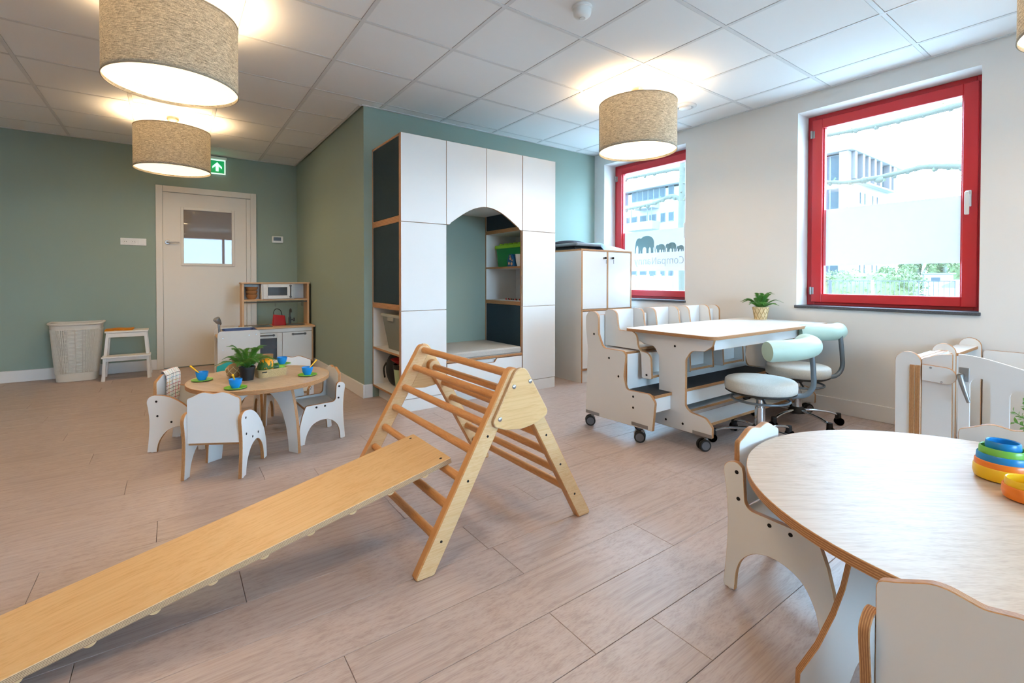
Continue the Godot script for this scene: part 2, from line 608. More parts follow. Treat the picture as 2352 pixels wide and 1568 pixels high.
	mat("linen", Color(1, 1, 1), 0.9, 0.0, {"albedo_texture": ImageTexture.create_from_image(li), "uv1_scale": Vector3(2, 2.7, 1), "backlight_enabled": true, "backlight": Color(0.25, 0.25, 0.25)})
	mat("linen_trim", Color(0.60, 0.56, 0.49), 0.9)
	mat("lining", Color(0.92, 0.90, 0.86), 0.8)
	# speckles
	M["granite"].albedo_texture = speckle(Color(0.17, 0.18, 0.20), Color(0.45, 0.47, 0.50), 71, 0.9)
	M["granite"].uv1_scale = Vector3(4, 4, 4)
	M["granite"].uv1_triplanar = true
	M["seat_felt"].albedo_texture = speckle(Color(0.87, 0.865, 0.835), Color(0.70, 0.70, 0.67), 72, 0.9)
	M["seat_felt"].uv1_scale = Vector3(4, 4, 4)
	M["seat_felt"].uv1_triplanar = true
	M["navy"].albedo_color = Color(1, 1, 1)
	M["navy"].albedo_texture = speckle(Color(0.09, 0.175, 0.215), Color(0.14, 0.24, 0.285), 73, 0.6)
	M["navy"].uv1_scale = Vector3(3, 3, 3)
	M["navy"].uv1_triplanar = true
	M["tile_felt"].albedo_color = Color(1, 1, 1)
	M["tile_felt"].albedo_texture = speckle(Color(0.66, 0.64, 0.61), Color(0.76, 0.74, 0.71), 74, 0.6)
	M["tile_felt"].uv1_scale = Vector3(3, 3, 3)
	M["tile_felt"].uv1_triplanar = true
	for k in ["hedge", "hedge_pale", "bark", "jute"]:
		var c: Color = M[k].albedo_color
		M[k].albedo_texture = speckle(c.darkened(0.15), c.lightened(0.08), k.hash() % 1000, 0.5)
		M[k].albedo_color = Color(1, 1, 1)
		M[k].uv1_scale = Vector3(2, 2, 2)
		M[k].uv1_triplanar = true
	# check cloth print
	var ck := Image.create(256, 256, false, Image.FORMAT_RGB8)
	ck.fill(Color(0.92, 0.90, 0.86))
	var inks := [Color(0.70, 0.05, 0.20), Color(0.15, 0.15, 0.2), Color(0.70, 0.05, 0.20), Color(0.20, 0.50, 0.30), Color(0.70, 0.05, 0.20), Color(0.15, 0.15, 0.2), Color(0.30, 0.60, 0.70), Color(0.80, 0.60, 0.20)]
	for i in 8:
		for y in 256:
			for d in 4:
				ck.set_pixel(i * 32 + 8 + d, y, inks[i])
	for i in 8:
		for x in 256:
			for d in 4:
				if ((x / 2) + d) % 3 != 0:
					ck.set_pixel(x, i * 32 + 14 + d, inks[(i + 2) % 8])
	mat("check", Color(1, 1, 1), 0.95, 0.0, {"albedo_texture": ImageTexture.create_from_image(ck), "uv1_scale": Vector3(1, 1, 1)})
	# melon toy: green with an orange patch and pale streaks
	var me := Image.create(256, 128, false, Image.FORMAT_RGB8)
	var mn := noise(17, 0.02, 3)
	for y in 128:
		for x in 256:
			var e := 60.0 * (0.5 - 0.5 * cos(TAU * x / 256.0))
			var q := mn.get_noise_2d(e * 2.0, y * 1.5)
			var c := Color(0.24, 0.38, 0.16).lerp(Color(0.42, 0.50, 0.20), clampf(mn.get_noise_2d(e * 5.0 + 300.0, y) + 0.3, 0, 1))
			if q + (float(y) / 128.0 - 0.62) * 1.6 > 0.02:
				c = Color(0.95, 0.60, 0.07)
			me.set_pixel(x, y, c)
	mat("melon", Color(1, 1, 1), 0.55, 0.0, {"albedo_texture": ImageTexture.create_from_image(me), "uv1_scale": Vector3(1, 5.5, 1)})

func speckle(a: Color, b: Color, seed_: int, freq: float) -> ImageTexture:
	var im := Image.create(256, 256, false, Image.FORMAT_RGB8)
	var r := RandomNumberGenerator.new()
	r.seed = seed_
	for y in 256:
		for x in 256:
			var t := r.randf()
			im.set_pixel(x, y, a.lerp(b, t * t))
	return ImageTexture.create_from_image(im)

# ---------------------------------------------------------------- the room's measures
const XL := -3.60       # left wall, outside the frame
const XR := 4.263       # window wall
const XP := 1.385       # side of the projecting block
const ZB := -6.769      # back wall with the door
const ZP := -4.085      # face of the block behind the cabinets
const ZF := 4.20        # wall behind the camera
const HC := 2.566       # ceiling
const WINDOWS := [[-1.785, -0.697], [-3.928, -2.83], [0.36, 1.45], [2.50, 3.60]]
const LAMPS := [[0.02, -3.08], [0.025, -5.42], [3.05, -2.46], [3.05, -0.09], [0.02, -0.73], [-2.6, -3.08]]  # last two pendants are unseen, added to light the near chair and left side

func _ready() -> void:
	rng.seed = 11
	setup_camera_and_light()
	make_materials()
	build_floor()
	build_ceiling()
	build_walls()
	build_windows()
	build_door()
	build_lamps()
	build_cabinets()
	build_round_tables()
	build_climbing()
	build_high_table()
	build_stools()
	build_playpen()
	build_kitchen()
	build_corner_things()
	build_wall_things()
	build_outdoors()

func setup_camera_and_light() -> void:
	var cam := Camera3D.new()
	cam.name = "camera"
	add_child(cam)
	cam.position = Vector3(0, 1.043, 0)
	cam.rotation = Vector3(-0.0133, -0.6179, 0.0007)
	cam.projection = Camera3D.PROJECTION_FRUSTUM
	cam.near = 0.05
	cam.far = 400.0
	var f := 1078.2
	cam.size = 0.05 * 1568.0 / f
	cam.frustum_offset = Vector2(0.05 * (1176.0 - 1159.1) / f, -0.05 * (784.0 - 657.3) / f)
	cam.current = true
	var we := WorldEnvironment.new()
	we.name = "environment"
	var e := Environment.new()
	e.tonemap_mode = Environment.TONE_MAPPER_LINEAR
	e.tonemap_exposure = 1.1
	e.background_mode = Environment.BG_SKY
	var sky := Sky.new()
	var sm := ProceduralSkyMaterial.new()          # even overcast sky
	sm.sky_top_color = Color(0.69, 0.865, 1.0)
	sm.sky_horizon_color = Color(0.745, 0.89, 1.0)
	sm.ground_horizon_color = Color(0.55, 0.57, 0.55)
	sm.ground_bottom_color = Color(0.40, 0.41, 0.38)
	sm.sky_energy_multiplier = 4.5
	sm.ground_energy_multiplier = 2.0
	sky.sky_material = sm
	e.sky = sky
	e.sdfgi_enabled = true
	e.ssao_enabled = true
	e.ssil_enabled = true
	we.environment = e
	add_child(we)

# ---------------------------------------------------------------- shell
func build_floor() -> void:
	var g := G.new()
	g.use("screed").box(Vector3((XL + XR) / 2, -0.06, (ZB + ZF) / 2), Vector3(XR - XL + 0.6, 0.10, ZF - ZB + 0.5), 0.0)
	var fl := struct("floor", g, "greige wood-look plank floor")
	var meshes := []
	for k in 10:
		var p := G.new()
		p.use("floor").box(Vector3.ZERO, Vector3(1.2186, 0.01, 0.1992), 0.0009, Vector2(rng.randf() * 3.0, rng.randf() * 2.0))
		meshes.append(mesh_of(p))
	var known := {0: -0.055, 1: -0.39, 4: -0.222}
	var r0 := -2.5135
	for r in range(-22, 35):
		var z0 := r0 + r * 0.2007
		if z0 + 0.2 < ZB or z0 > 1.2:
			continue
		var x0: float = known.get(r, fposmod(r * 0.47 + 0.13 * sin(r * 2.1), 1.22)) + (0.0 if known.has(r) else 0.0)
		x0 -= 1.22 * 5
		for k in 12:
			var cx := x0 + 0.61 + k * 1.22
			if cx + 0.61 < XL + 0.9 or cx - 0.61 > XR - 0.02:
				continue
			if z0 + 0.1 < ZP - 0.1 and cx - 0.61 > XP:
				continue
			var o := MeshInstance3D.new()
			o.name = "plank"
			o.mesh = meshes[rng.randi() % 10]
			fl.add_child(o, true)
			o.position = Vector3(cx, -0.005, z0 + 0.10)
			if rng.randf() < 0.5:
				o.rotation.y = PI
	# the part of the floor behind the camera, too far off to be seen
	var b := G.new()
	b.use("floor").box(Vector3((XL + XR) / 2, -0.0055, (ZF + 1.3) / 2 + 0.1), Vector3(XR - XL, 0.011, ZF - 1.1), 0.0)
	part("floor_behind", b, fl)

func clip_tile(x0: float, z0: float, x1: float, z1: float) -> Rect2:
	return Rect2(x0, z0, x1 - x0, z1 - z0)

func build_ceiling() -> void:
	var g := G.new()
	g.use("plenum").box(Vector3((XL + XR) / 2, 2.76, (ZB + ZF) / 2), Vector3(XR - XL + 0.7, 0.12, ZF - ZB + 0.5), 0.0)
	var ce := struct("ceiling", g, "suspended ceiling of square white mineral tiles")
	var cache := {}
	var x0 := 0.9314 - 0.6 * 8
	var z0 := -2.7534 - 0.6 * 7
	var gap := 0.016
	for i in 14:
		for j in 20:
			var a := maxf(x0 + i * 0.6 + 0.0135, XL + 0.01)
			var b := minf(x0 + (i + 1) * 0.6 - 0.0135, XR - 0.012)
			var c := maxf(z0 + j * 0.6 + 0.0135, ZB + 0.012)
			var d := minf(z0 + (j + 1) * 0.6 - 0.0135, ZF - 0.01)
			var pieces := [[a, b, c, d]]
			if b > XP - gap and c < ZP + 0.012:      # cut round the projecting block
				pieces = [[a, b, maxf(c, ZP + 0.012), d], [a, minf(b, XP - gap - 0.020), c, minf(d, ZP + 0.012)]]
			for q in pieces:
				a = q[0]
				b = q[1]
				c = q[2]
				d = q[3]
				if b - a < 0.03 or d - c < 0.02:
					continue
				var key := "%.3f_%.3f" % [b - a, d - c]
				if not cache.has(key):
					var t := G.new()
					t.use("tile").box(Vector3.ZERO, Vector3(b - a, 0.014, d - c), 0.001)
					cache[key] = mesh_of(t)
				var o := MeshInstance3D.new()
				o.name = "ceiling_tile"
				o.mesh = cache[key]
				ce.add_child(o, true)
				o.position = Vector3((a + b) / 2, HC + 0.0095, (c + d) / 2)
	for i in range(0, 15):
		var x := x0 + i * 0.6
		if x < XL or x > XR:
			continue
		var zs := ZB + 0.01 if x < XP - 0.03 else ZP + 0.01
		var t := G.new()
		t.use("rail").box(Vector3(x, HC + 0.006, (zs + ZF) / 2), Vector3(0.024, 0.012, ZF - zs), 0.001)
		part("grid_rail", t, ce)
	for j in range(0, 21):
		var z := z0 + j * 0.6
		if z < ZB + 0.02 or z > ZF:
			continue
		var xe := XR - 0.01 if z > ZP + 0.02 else XP - gap - 0.01
		var t := G.new()
		t.use("rail").box(Vector3((XL + xe) / 2, HC + 0.0062, z), Vector3(xe - XL, 0.0118, 0.0235), 0.001)
		part("grid_rail", t, ce)
	var tr := G.new()
	tr.use("rail")
	tr.box(Vector3(XP - gap - 0.012, HC + 0.004, (ZB + ZP) / 2 + 0.01), Vector3(0.024, 0.014, ZP - ZB - 0.01), 0.001)
	tr.box(Vector3((XL + XP - gap) / 2, HC + 0.004, ZB + 0.015), Vector3(XP - gap - XL, 0.014, 0.022), 0.001)
	tr.box(Vector3((XP + XR) / 2 - 0.012, HC + 0.004, ZP + 0.016), Vector3(XR - XP + 0.02, 0.014, 0.022), 0.001)
	tr.box(Vector3(XR - 0.016, HC + 0.004, (ZP + ZF) / 2), Vector3(0.022, 0.014, ZF - ZP - 0.03), 0.001)
	struct("trim_1", tr, "white edge profile round the tiled ceiling")

func build_walls() -> void:
	var g := G.new()
	g.use("sage").box(Vector3((XL + XP) / 2, 1.37, ZB - 0.12), Vector3(XP - XL + 0.6, 2.74, 0.24), 0.0)
	struct("wall_back", g, "sage green painted wall with the white door")
	g = G.new()
	g.use("sage").box(Vector3((XP + XR + 0.30) / 2, 1.37, (ZB - 0.24 + ZP) / 2), Vector3(XR + 0.30 - XP, 2.74, ZP - ZB + 0.24), 0.0)
	struct("wall_block", g, "sage green projecting wall behind the play cabinets")
	g = G.new()
	g.use("wall_white").box(Vector3(XL - 0.1, 1.37, (ZB + ZF) / 2), Vector3(0.2, 2.74, ZF - ZB + 0.4), 0.0)
	struct("wall_left", g, "plain white wall")
	# wall behind the camera with a wide window
	g = G.new()
	g.use("wall_white")
	for q in [[XL, 0.2, 0.0, 2.74], [2.6, XR, 0.0, 2.74], [0.2, 2.6, 2.42, 2.74], [0.2, 2.6, 0.0, 0.90]]:
		g.box(Vector3((q[0] + q[1]) / 2, (q[2] + q[3]) / 2, ZF + 0.12), Vector3(q[1] - q[0], q[3] - q[2], 0.24), 0.0)
	struct("wall_front", g, "white wall with one wide window")
	# window wall: piers, sills and lintels round the openings
	g = G.new()
	g.use("wall_white")
	var zs := [ZP]
	var order := [1, 0, 2, 3]
	for k in order:
		zs.append(WINDOWS[k][0])
		zs.append(WINDOWS[k][1])
	zs.append(ZF + 0.24)
	for k in range(0, zs.size(), 2):
		g.box(Vector3(XR + 0.15, 1.37, (zs[k] + zs[k + 1]) / 2), Vector3(0.30, 2.74, zs[k + 1] - zs[k]), 0.0)
	for w in WINDOWS:
		g.box(Vector3(XR + 0.15, 0.4075, (w[0] + w[1]) / 2), Vector3(0.30, 0.815, w[1] - w[0]), 0.0)
		g.box(Vector3(XR + 0.15, 2.585, (w[0] + w[1]) / 2), Vector3(0.30, 0.31, w[1] - w[0]), 0.0)
	struct("wall_right", g, "off-white wall with red framed windows")
	# skirtings
	var bb := [["baseboard_back", Vector3(XL, 0, ZB), Vector3(-0.139, 0, ZB), 2], ["baseboard_back", Vector3(0.895, 0, ZB), Vector3(XP - 0.015, 0, ZB), 2],
		["baseboard_block", Vector3(XP, 0, ZB), Vector3(XP, 0, ZP + 0.015), 0], ["baseboard_block", Vector3(XP, 0, ZP), Vector3(1.455, 0, ZP), 2],
		["baseboard_right", Vector3(XR, 0, ZP + 0.02), Vector3(XR, 0, ZF), 0], ["baseboard_left", Vector3(XL + 0.016, 0, ZB + 0.02), Vector3(XL + 0.016, 0, ZF), 0]]
	for b in bb:
		var q := G.new()
		var p0: Vector3 = b[1]
		var p1: Vector3 = b[2]
		if b[3] == 2:
			q.use("skirting").box(Vector3((p0.x + p1.x) / 2, 0.06, p0.z + 0.008), Vector3(p1.x - p0.x, 0.118, 0.016), 0.002)
		else:
			q.use("skirting").box(Vector3(p0.x - 0.008, 0.06, (p0.z + p1.z) / 2), Vector3(0.016, 0.118, p1.z - p0.z), 0.002)
		struct(b[0], q, "white skirting board")

func elephant(s: float) -> PackedVector2Array:
	# facing -x, feet at y = 0, height about 1
	var p := [Vector2(-0.70, 0.02), Vector2(-0.68, 0.30), Vector2(-0.64, 0.55), Vector2(-0.60, 0.72), Vector2(-0.50, 0.86), Vector2(-0.36, 0.90), Vector2(-0.24, 0.87), Vector2(-0.10, 0.96), Vector2(0.12, 1.0), Vector2(0.36, 0.97), Vector2(0.56, 0.85), Vector2(0.66, 0.66), Vector2(0.67, 0.40), Vector2(0.69, 0.10), Vector2(0.66, 0.10), Vector2(0.63, 0.36)]
	var o := spline(p, 3)
	for q in [[0.60, 0.25], [0.62, 0.0], [0.46, 0.0], [0.45, 0.24], [0.38, 0.36], [0.30, 0.24], [0.29, 0.0], [0.14, 0.0], [0.13, 0.28], [0.05, 0.36], [-0.08, 0.34], [-0.14, 0.20], [-0.14, 0.0], [-0.28, 0.0], [-0.29, 0.22], [-0.33, 0.0], [-0.43, 0.0], [-0.43, 0.30], [-0.47, 0.46], [-0.54, 0.46], [-0.60, 0.30], [-0.64, 0.02]]:
		o.append(Vector2(q[0], q[1]))
	for i in o.size():
		o[i] *= s
	return o

func build_windows() -> void:
	var y0 := 0.835
	var y1 := 2.43
	var names := ["large red framed window with a plain frosted band and white handle", "red framed window with elephants on its frosted band", "red framed window beyond the frame", "red framed window at the end of the wall"]
	for k in 4:
		var z0: float = WINDOWS[k][0]
		var z1: float = WINDOWS[k][1]
		var w := Node3D.new()
		w.name = "window_%d" % (k + 1)
		add_child(w)
		w.set_meta("kind", "structure")
		w.set_meta("label", names[k])
		w.position = Vector3(XR, 0, z0)
		var wd := z1 - z0
		var fr := G.new()
		fr.use("red")
		var fx := 0.235
		for q in [[0.0, 0.056, y0, y1], [wd - 0.056, wd, y0, y1]]:
			fr.box(Vector3(fx, (y0 + y1) / 2, (q[0] + q[1]) / 2), Vector3(0.075, y1 - y0, 0.056), 0.003)
		fr.box(Vector3(fx, y0 + 0.022, wd / 2), Vector3(0.075, 0.044, wd - 0.112), 0.003)
		fr.box(Vector3(fx, y1 - 0.028, wd / 2), Vector3(0.075, 0.056, wd - 0.112), 0.003)
		part("frame", fr, w)
		var sa := G.new()
		sa.use("red")
		var a := 0.040
		var b := wd - 0.040
		var c := y0 + 0.024
		var d := y1 - 0.040
		var sw := 0.078
		var sx := 0.205
		for q in [[a, a + sw, c, d], [b - sw, b, c, d]]:
			sa.box(Vector3(sx, (c + d) / 2, (q[0] + q[1]) / 2), Vector3(0.070, d - c, sw), 0.004)
		for q in [[c, c + 0.070], [d - sw, d]]:
			sa.box(Vector3(sx, (q[0] + q[1]) / 2, wd / 2), Vector3(0.070, q[1] - q[0], b - a - 2 * sw + 0.002), 0.004)
		# glazing bead
		for q in [[a + sw - 0.004, a + sw + 0.010], [b - sw - 0.010, b - sw + 0.004]]:
			sa.box(Vector3(sx + 0.006, (c + d) / 2, (q[0] + q[1]) / 2), Vector3(0.040, d - c - 0.13, q[1] - q[0]), 0.003)
		part("sash", sa, w)
		var gl := G.new()
		gl.use("glass").box(Vector3(0.232, (c + d) / 2, wd / 2), Vector3(0.006, d - c - 0.10, b - a - 0.11), 0.0)
		part("pane", gl, w)
		var fi := G.new()
		var f0 := 1.165 if k != 1 else 1.148
		var f1 := 1.635 if k != 1 else 1.610
		fi.use("film").box(Vector3(0.2275, (f0 + f1) / 2, wd / 2), Vector3(0.0015, f1 - f0, b - a - 0.150), 0.0)
		var film := part("frosted_film", fi, w, Vector3.ZERO, "milky frosted privacy band")
		if k == 1:
			var xs := [[-3.512, 0.200], [-3.297, 0.094], [-3.160, 0.104], [-3.042, 0.067]]
			for e in xs:
				var eg := G.new()
				eg.at(Vector3(0.2262, 1.355, e[0] - z0), UPRIGHT_X).sheet(elephant(e[1]), 0.0008, "film_mark", "film_mark", 0.0)
				part("elephant_print", eg, film, Vector3.ZERO, "grey-green elephant silhouette")
			var tm := TextMesh.new()
			tm.text = "CompaNanny"
			var fnt := SystemFont.new()
			fnt.font_names = PackedStringArray(["Droid Sans"])
			tm.font = fnt
			tm.font_size = 64
			tm.pixel_size = 0.0017
			tm.depth = 0.0006
			tm.material = M["film_letter"]
			var ti := MeshInstance3D.new()
			ti.name = "lettering"
			ti.mesh = tm
			film.add_child(ti, true)
			ti.position = Vector3(0.2262, 1.262, -3.325 - z0)
			ti.rotation.y = PI / 2     # reads from outdoors, so it is mirrored in here
			ti.set_meta("label", "mirrored word on the frosted band")
		var si := G.new()
		si.use("granite").box(Vector3(0.095, 0.825, wd / 2), Vector3(0.235, 0.022, wd + 0.02), 0.003)
		part("window_sill", si, w, Vector3.ZERO, "dark speckled granite sill")
		for y in [y0 + 0.12, y1 - 0.16]:
			var h := G.new()
			h.use("steel").tube([Vector3(0.160, y - 0.032, 0.040), Vector3(0.160, y + 0.032, 0.040)], 0.009, 10)
			h.box(Vector3(0.172, y, 0.050), Vector3(0.012, 0.06, 0.022), 0.001)
			part("hinge", h, w)
		var hd := G.new()
		hd.use("white_plastic").box(Vector3(0.163, 1.60, wd - 0.085), Vector3(0.014, 0.11, 0.030), 0.003)
		hd.box(Vector3(0.140, 1.635, wd - 0.085), Vector3(0.036, 0.022, 0.022), 0.004)
		hd.box(Vector3(0.122, 1.565, wd - 0.085), Vector3(0.014, 0.155, 0.024), 0.004)
		part("handle", hd, w)
	# wide window behind the camera
	var w5 := Node3D.new()
	w5.name = "window_5"
	add_child(w5)
	w5.set_meta("kind", "structure")
	w5.set_meta("label", "wide red framed window in the wall behind the open floor")
	w5.position = Vector3(0.2, 0, ZF)
	var f5 := G.new()
	f5.use("red")
	for x in [0.035, 1.2, 2.365]:
		f5.box(Vector3(x, 1.66, 0.12), Vector3(0.07, 1.52, 0.08), 0.003)
	for y in [0.935, 2.385]:
		f5.box(Vector3(1.2, y, 0.12), Vector3(2.4, 0.07, 0.078), 0.003)
	part("frame", f5, w5)
	var p5 := G.new()
	p5.use("glass").box(Vector3(1.2, 1.66, 0.12), Vector3(2.3, 1.42, 0.006), 0.0)
	part("pane", p5, w5)

func build_door() -> void:
	var d := Node3D.new()
	d.name = "door_1"
	add_child(d)
	d.set_meta("kind", "structure")
	d.set_meta("label", "cream door with a square glass light and lever handle")
	d.position = Vector3(0, 0, ZB)
	var g := G.new()
	g.use("door_white")
	g.box(Vector3(-0.107, 1.07, 0.012), Vector3(0.066, 2.14, 0.026), 0.003)
	g.box(Vector3(0.862, 1.07, 0.012), Vector3(0.068, 2.14, 0.026), 0.003)
	g.box(Vector3(0.378, 2.105, 0.012), Vector3(0.90, 0.07, 0.026), 0.003)
	part("door_frame", g, d)
	# second post of the frame, a hand narrower, right of the leaf
	g = G.new()
	g.use("door_white").box(Vector3(0.805, 1.03, 0.022), Vector3(0.046, 2.06, 0.022), 0.003)
	part("door_stop", g, d)
	g = G.new()
	g.use("door_white")
	var x0 := -0.072
	var x1 := 0.780
	for q in [[x0, 0.115, 0.012, 2.066], [0.635, x1, 0.012, 2.066], [0.115, 0.635, 0.012, 1.228], [0.115, 0.635, 1.888, 2.066]]:
		g.box(Vector3((q[0] + q[1]) / 2, (q[2] + q[3]) / 2, 0.006), Vector3(q[1] - q[0], q[3] - q[2], 0.012), 0.0)
	part("leaf", g, d)
	g = G.new()
	g.use("door_white")
	for q in [[0.098, 0.128, 1.211, 1.905], [0.622, 0.652, 1.211, 1.905]]:
		g.box(Vector3((q[0] + q[1]) / 2, (q[2] + q[3]) / 2, 0.014), Vector3(q[1] - q[0], q[3] - q[2], 0.022), 0.003)
	for q in [[1.211, 1.241], [1.875, 1.905]]:
		g.box(Vector3(0.375, (q[0] + q[1]) / 2, 0.014), Vector3(0.494, q[1] - q[0], 0.022), 0.003)
	part("glazing_bead", g, d)
	g = G.new()
	g.use("door_glass").box(Vector3(0.375, 1.558, 0.008), Vector3(0.50, 0.64, 0.004), 0.0)
	part("pane", g, d)
	g = G.new()
	g.use("steel").at(Vector3(-0.030, 1.482, 0.012), Basis(Vector3.RIGHT, PI / 2)).lathe([Vector2(0, 0.010), Vector2(0.022, 0.010), Vector2(0.026, 0.006), Vector2(0.026, 0)], 24)
	g.at(Vector3.ZERO).tube(spline3([Vector3(-0.030, 1.482, 0.018), Vector3(-0.030, 1.482, 0.055), Vector3(-0.015, 1.482, 0.068), Vector3(0.085, 1.482, 0.068)], 3), 0.009, 10)
	part("handle", g, d, Vector3.ZERO, "brushed steel lever handle")

# ---------------------------------------------------------------- lamps
func build_lamps() -> void:
	var labels := ["wide linen drum pendant lamp over the climbing ramp", "linen drum pendant lamp beside the green exit sign", "linen drum pendant lamp with a dark seam over the high table", "linen drum pendant lamp over the stacking cups",
		"added unseen linen drum pendant lamp over the open floor, lighting the near chair", "added unseen linen drum pendant lamp by the left wall, warming the left side"]
	for k in LAMPS.size():
		var l := thing("pendant_lamp", labels[k], "lamp", Vector3(LAMPS[k][0], HC, LAMPS[k][1]), 0.0, "linen drum pendants")
		l.rotation.y = [0.4, 1.1, 2.45, 0.3, 0.9, 1.5, 2.0, 2.6, 0.1][k]
		var g := G.new()
		g.use("brushed").lathe([Vector2(0.052, 0.0), Vector2(0.050, -0.018), Vector2(0.040, -0.036), Vector2(0.022, -0.048), Vector2(0.008, -0.052), Vector2(0.0, -0.052)], 24)
		part("ceiling_cup", g, l)
		g = G.new()
		g.use("white_plastic").tube([Vector3(0, -0.05, 0), Vector3(0, -0.20, 0)], 0.004, 8)
		part("cable", g, l)
		var yt := -0.125
		var yb := -0.495
		g = G.new()
		g.use("linen").lathe([Vector2(0.30, yb), Vector2(0.30, yt)], 72, Vector3.ZERO, 0.75, 1.0)
		part("shade", g, l)
		g = G.new()
		g.use("linen_trim")
		var ring := []
		for y in [yb, yt]:
			g.lathe([Vector2(0.2985, y - 0.004), Vector2(0.3025, y - 0.004), Vector2(0.3025, y + 0.004), Vector2(0.2985, y + 0.004), Vector2(0.2985, y - 0.004)], 72)
		part("shade_rim", g, l)
		g = G.new()
		g.use("linen_trim").box(Vector3(0.301, (yt + yb) / 2, 0), Vector3(0.003, yt - yb - 0.008, 0.014), 0.0)
		part("seam", g, l, Vector3.ZERO, "dark vertical seam of the shade")
		g = G.new()
		g.use("lamp_glow").lathe([Vector2(0.0, yb + 0.012), Vector2(0.297, yb + 0.012), Vector2(0.297, yb + 0.016), Vector2(0.0, yb + 0.016)], 64)
		part("diffuser", g, l, Vector3.ZERO, "glowing white diffuser")
		g = G.new()
		g.use("brushed")
		for i in 3:
			var a := TAU * i / 3
			g.tube([Vector3(0, -0.20, 0), Vector3(cos(a) * 0.298, -0.20, sin(a) * 0.298)], 0.003, 6)
		part("spider", g, l)
		g = G.new()
		g.use("bulb").lathe([Vector2(0, -0.325), Vector2(0.03, -0.315), Vector2(0.045, -0.285), Vector2(0.04, -0.25), Vector2(0.02, -0.22), Vector2(0.014, -0.20), Vector2(0, -0.20)], 20)
		part("bulb", g, l)
		var o := OmniLight3D.new()
		o.name = "bulb_light"
		l.add_child(o)
		o.position = Vector3(0, -0.270, 0)
		o.light_color = Color(1.0, 0.855, 0.665)
		o.light_energy = 1.35
		o.light_size = 0.11
		o.omni_range = 14.0
		o.omni_attenuation = 2.0
		o.shadow_enabled = true
		var ar := AreaLight3D.new()
		ar.name = "diffuser_light"
		l.add_child(ar)
		ar.position = Vector3(0, yb + 0.009, 0)
		ar.rotation = Vector3(-PI / 2, 0, 0)
		ar.area_size = Vector2(0.40, 0.40)
		ar.light_color = Color(1.0, 0.855, 0.665)
		ar.light_energy = 1.05
		ar.shadow_enabled = true

# ---------------------------------------------------------------- cabinets
const CZ := -3.45       # cabinet fronts
func board_z(g: G, x0: float, y0: float, x1: float, y1: float, z: float, t: float, r := 0.0) -> void:
	g.at(Vector3(0, 0, z)).sheet(rect(x0, y0, x1, y1, r), t, "laminate", "ply", 0.0008)

func board_y(g: G, x0: float, z0: float, x1: float, z1: float, y: float, t: float) -> void:
	g.at(Vector3(0, y, 0), FLAT).sheet(rect(x0, z0, x1, z1), t, "laminate", "ply", 0.0008)

func board_x(g: G, z0: float, y0: float, z1: float, y1: float, x: float, t: float) -> void:
	g.at(Vector3(x, 0, 0), UPRIGHT_X).sheet(rect(z0, y0, z1, y1), t, "laminate", "ply", 0.0008)

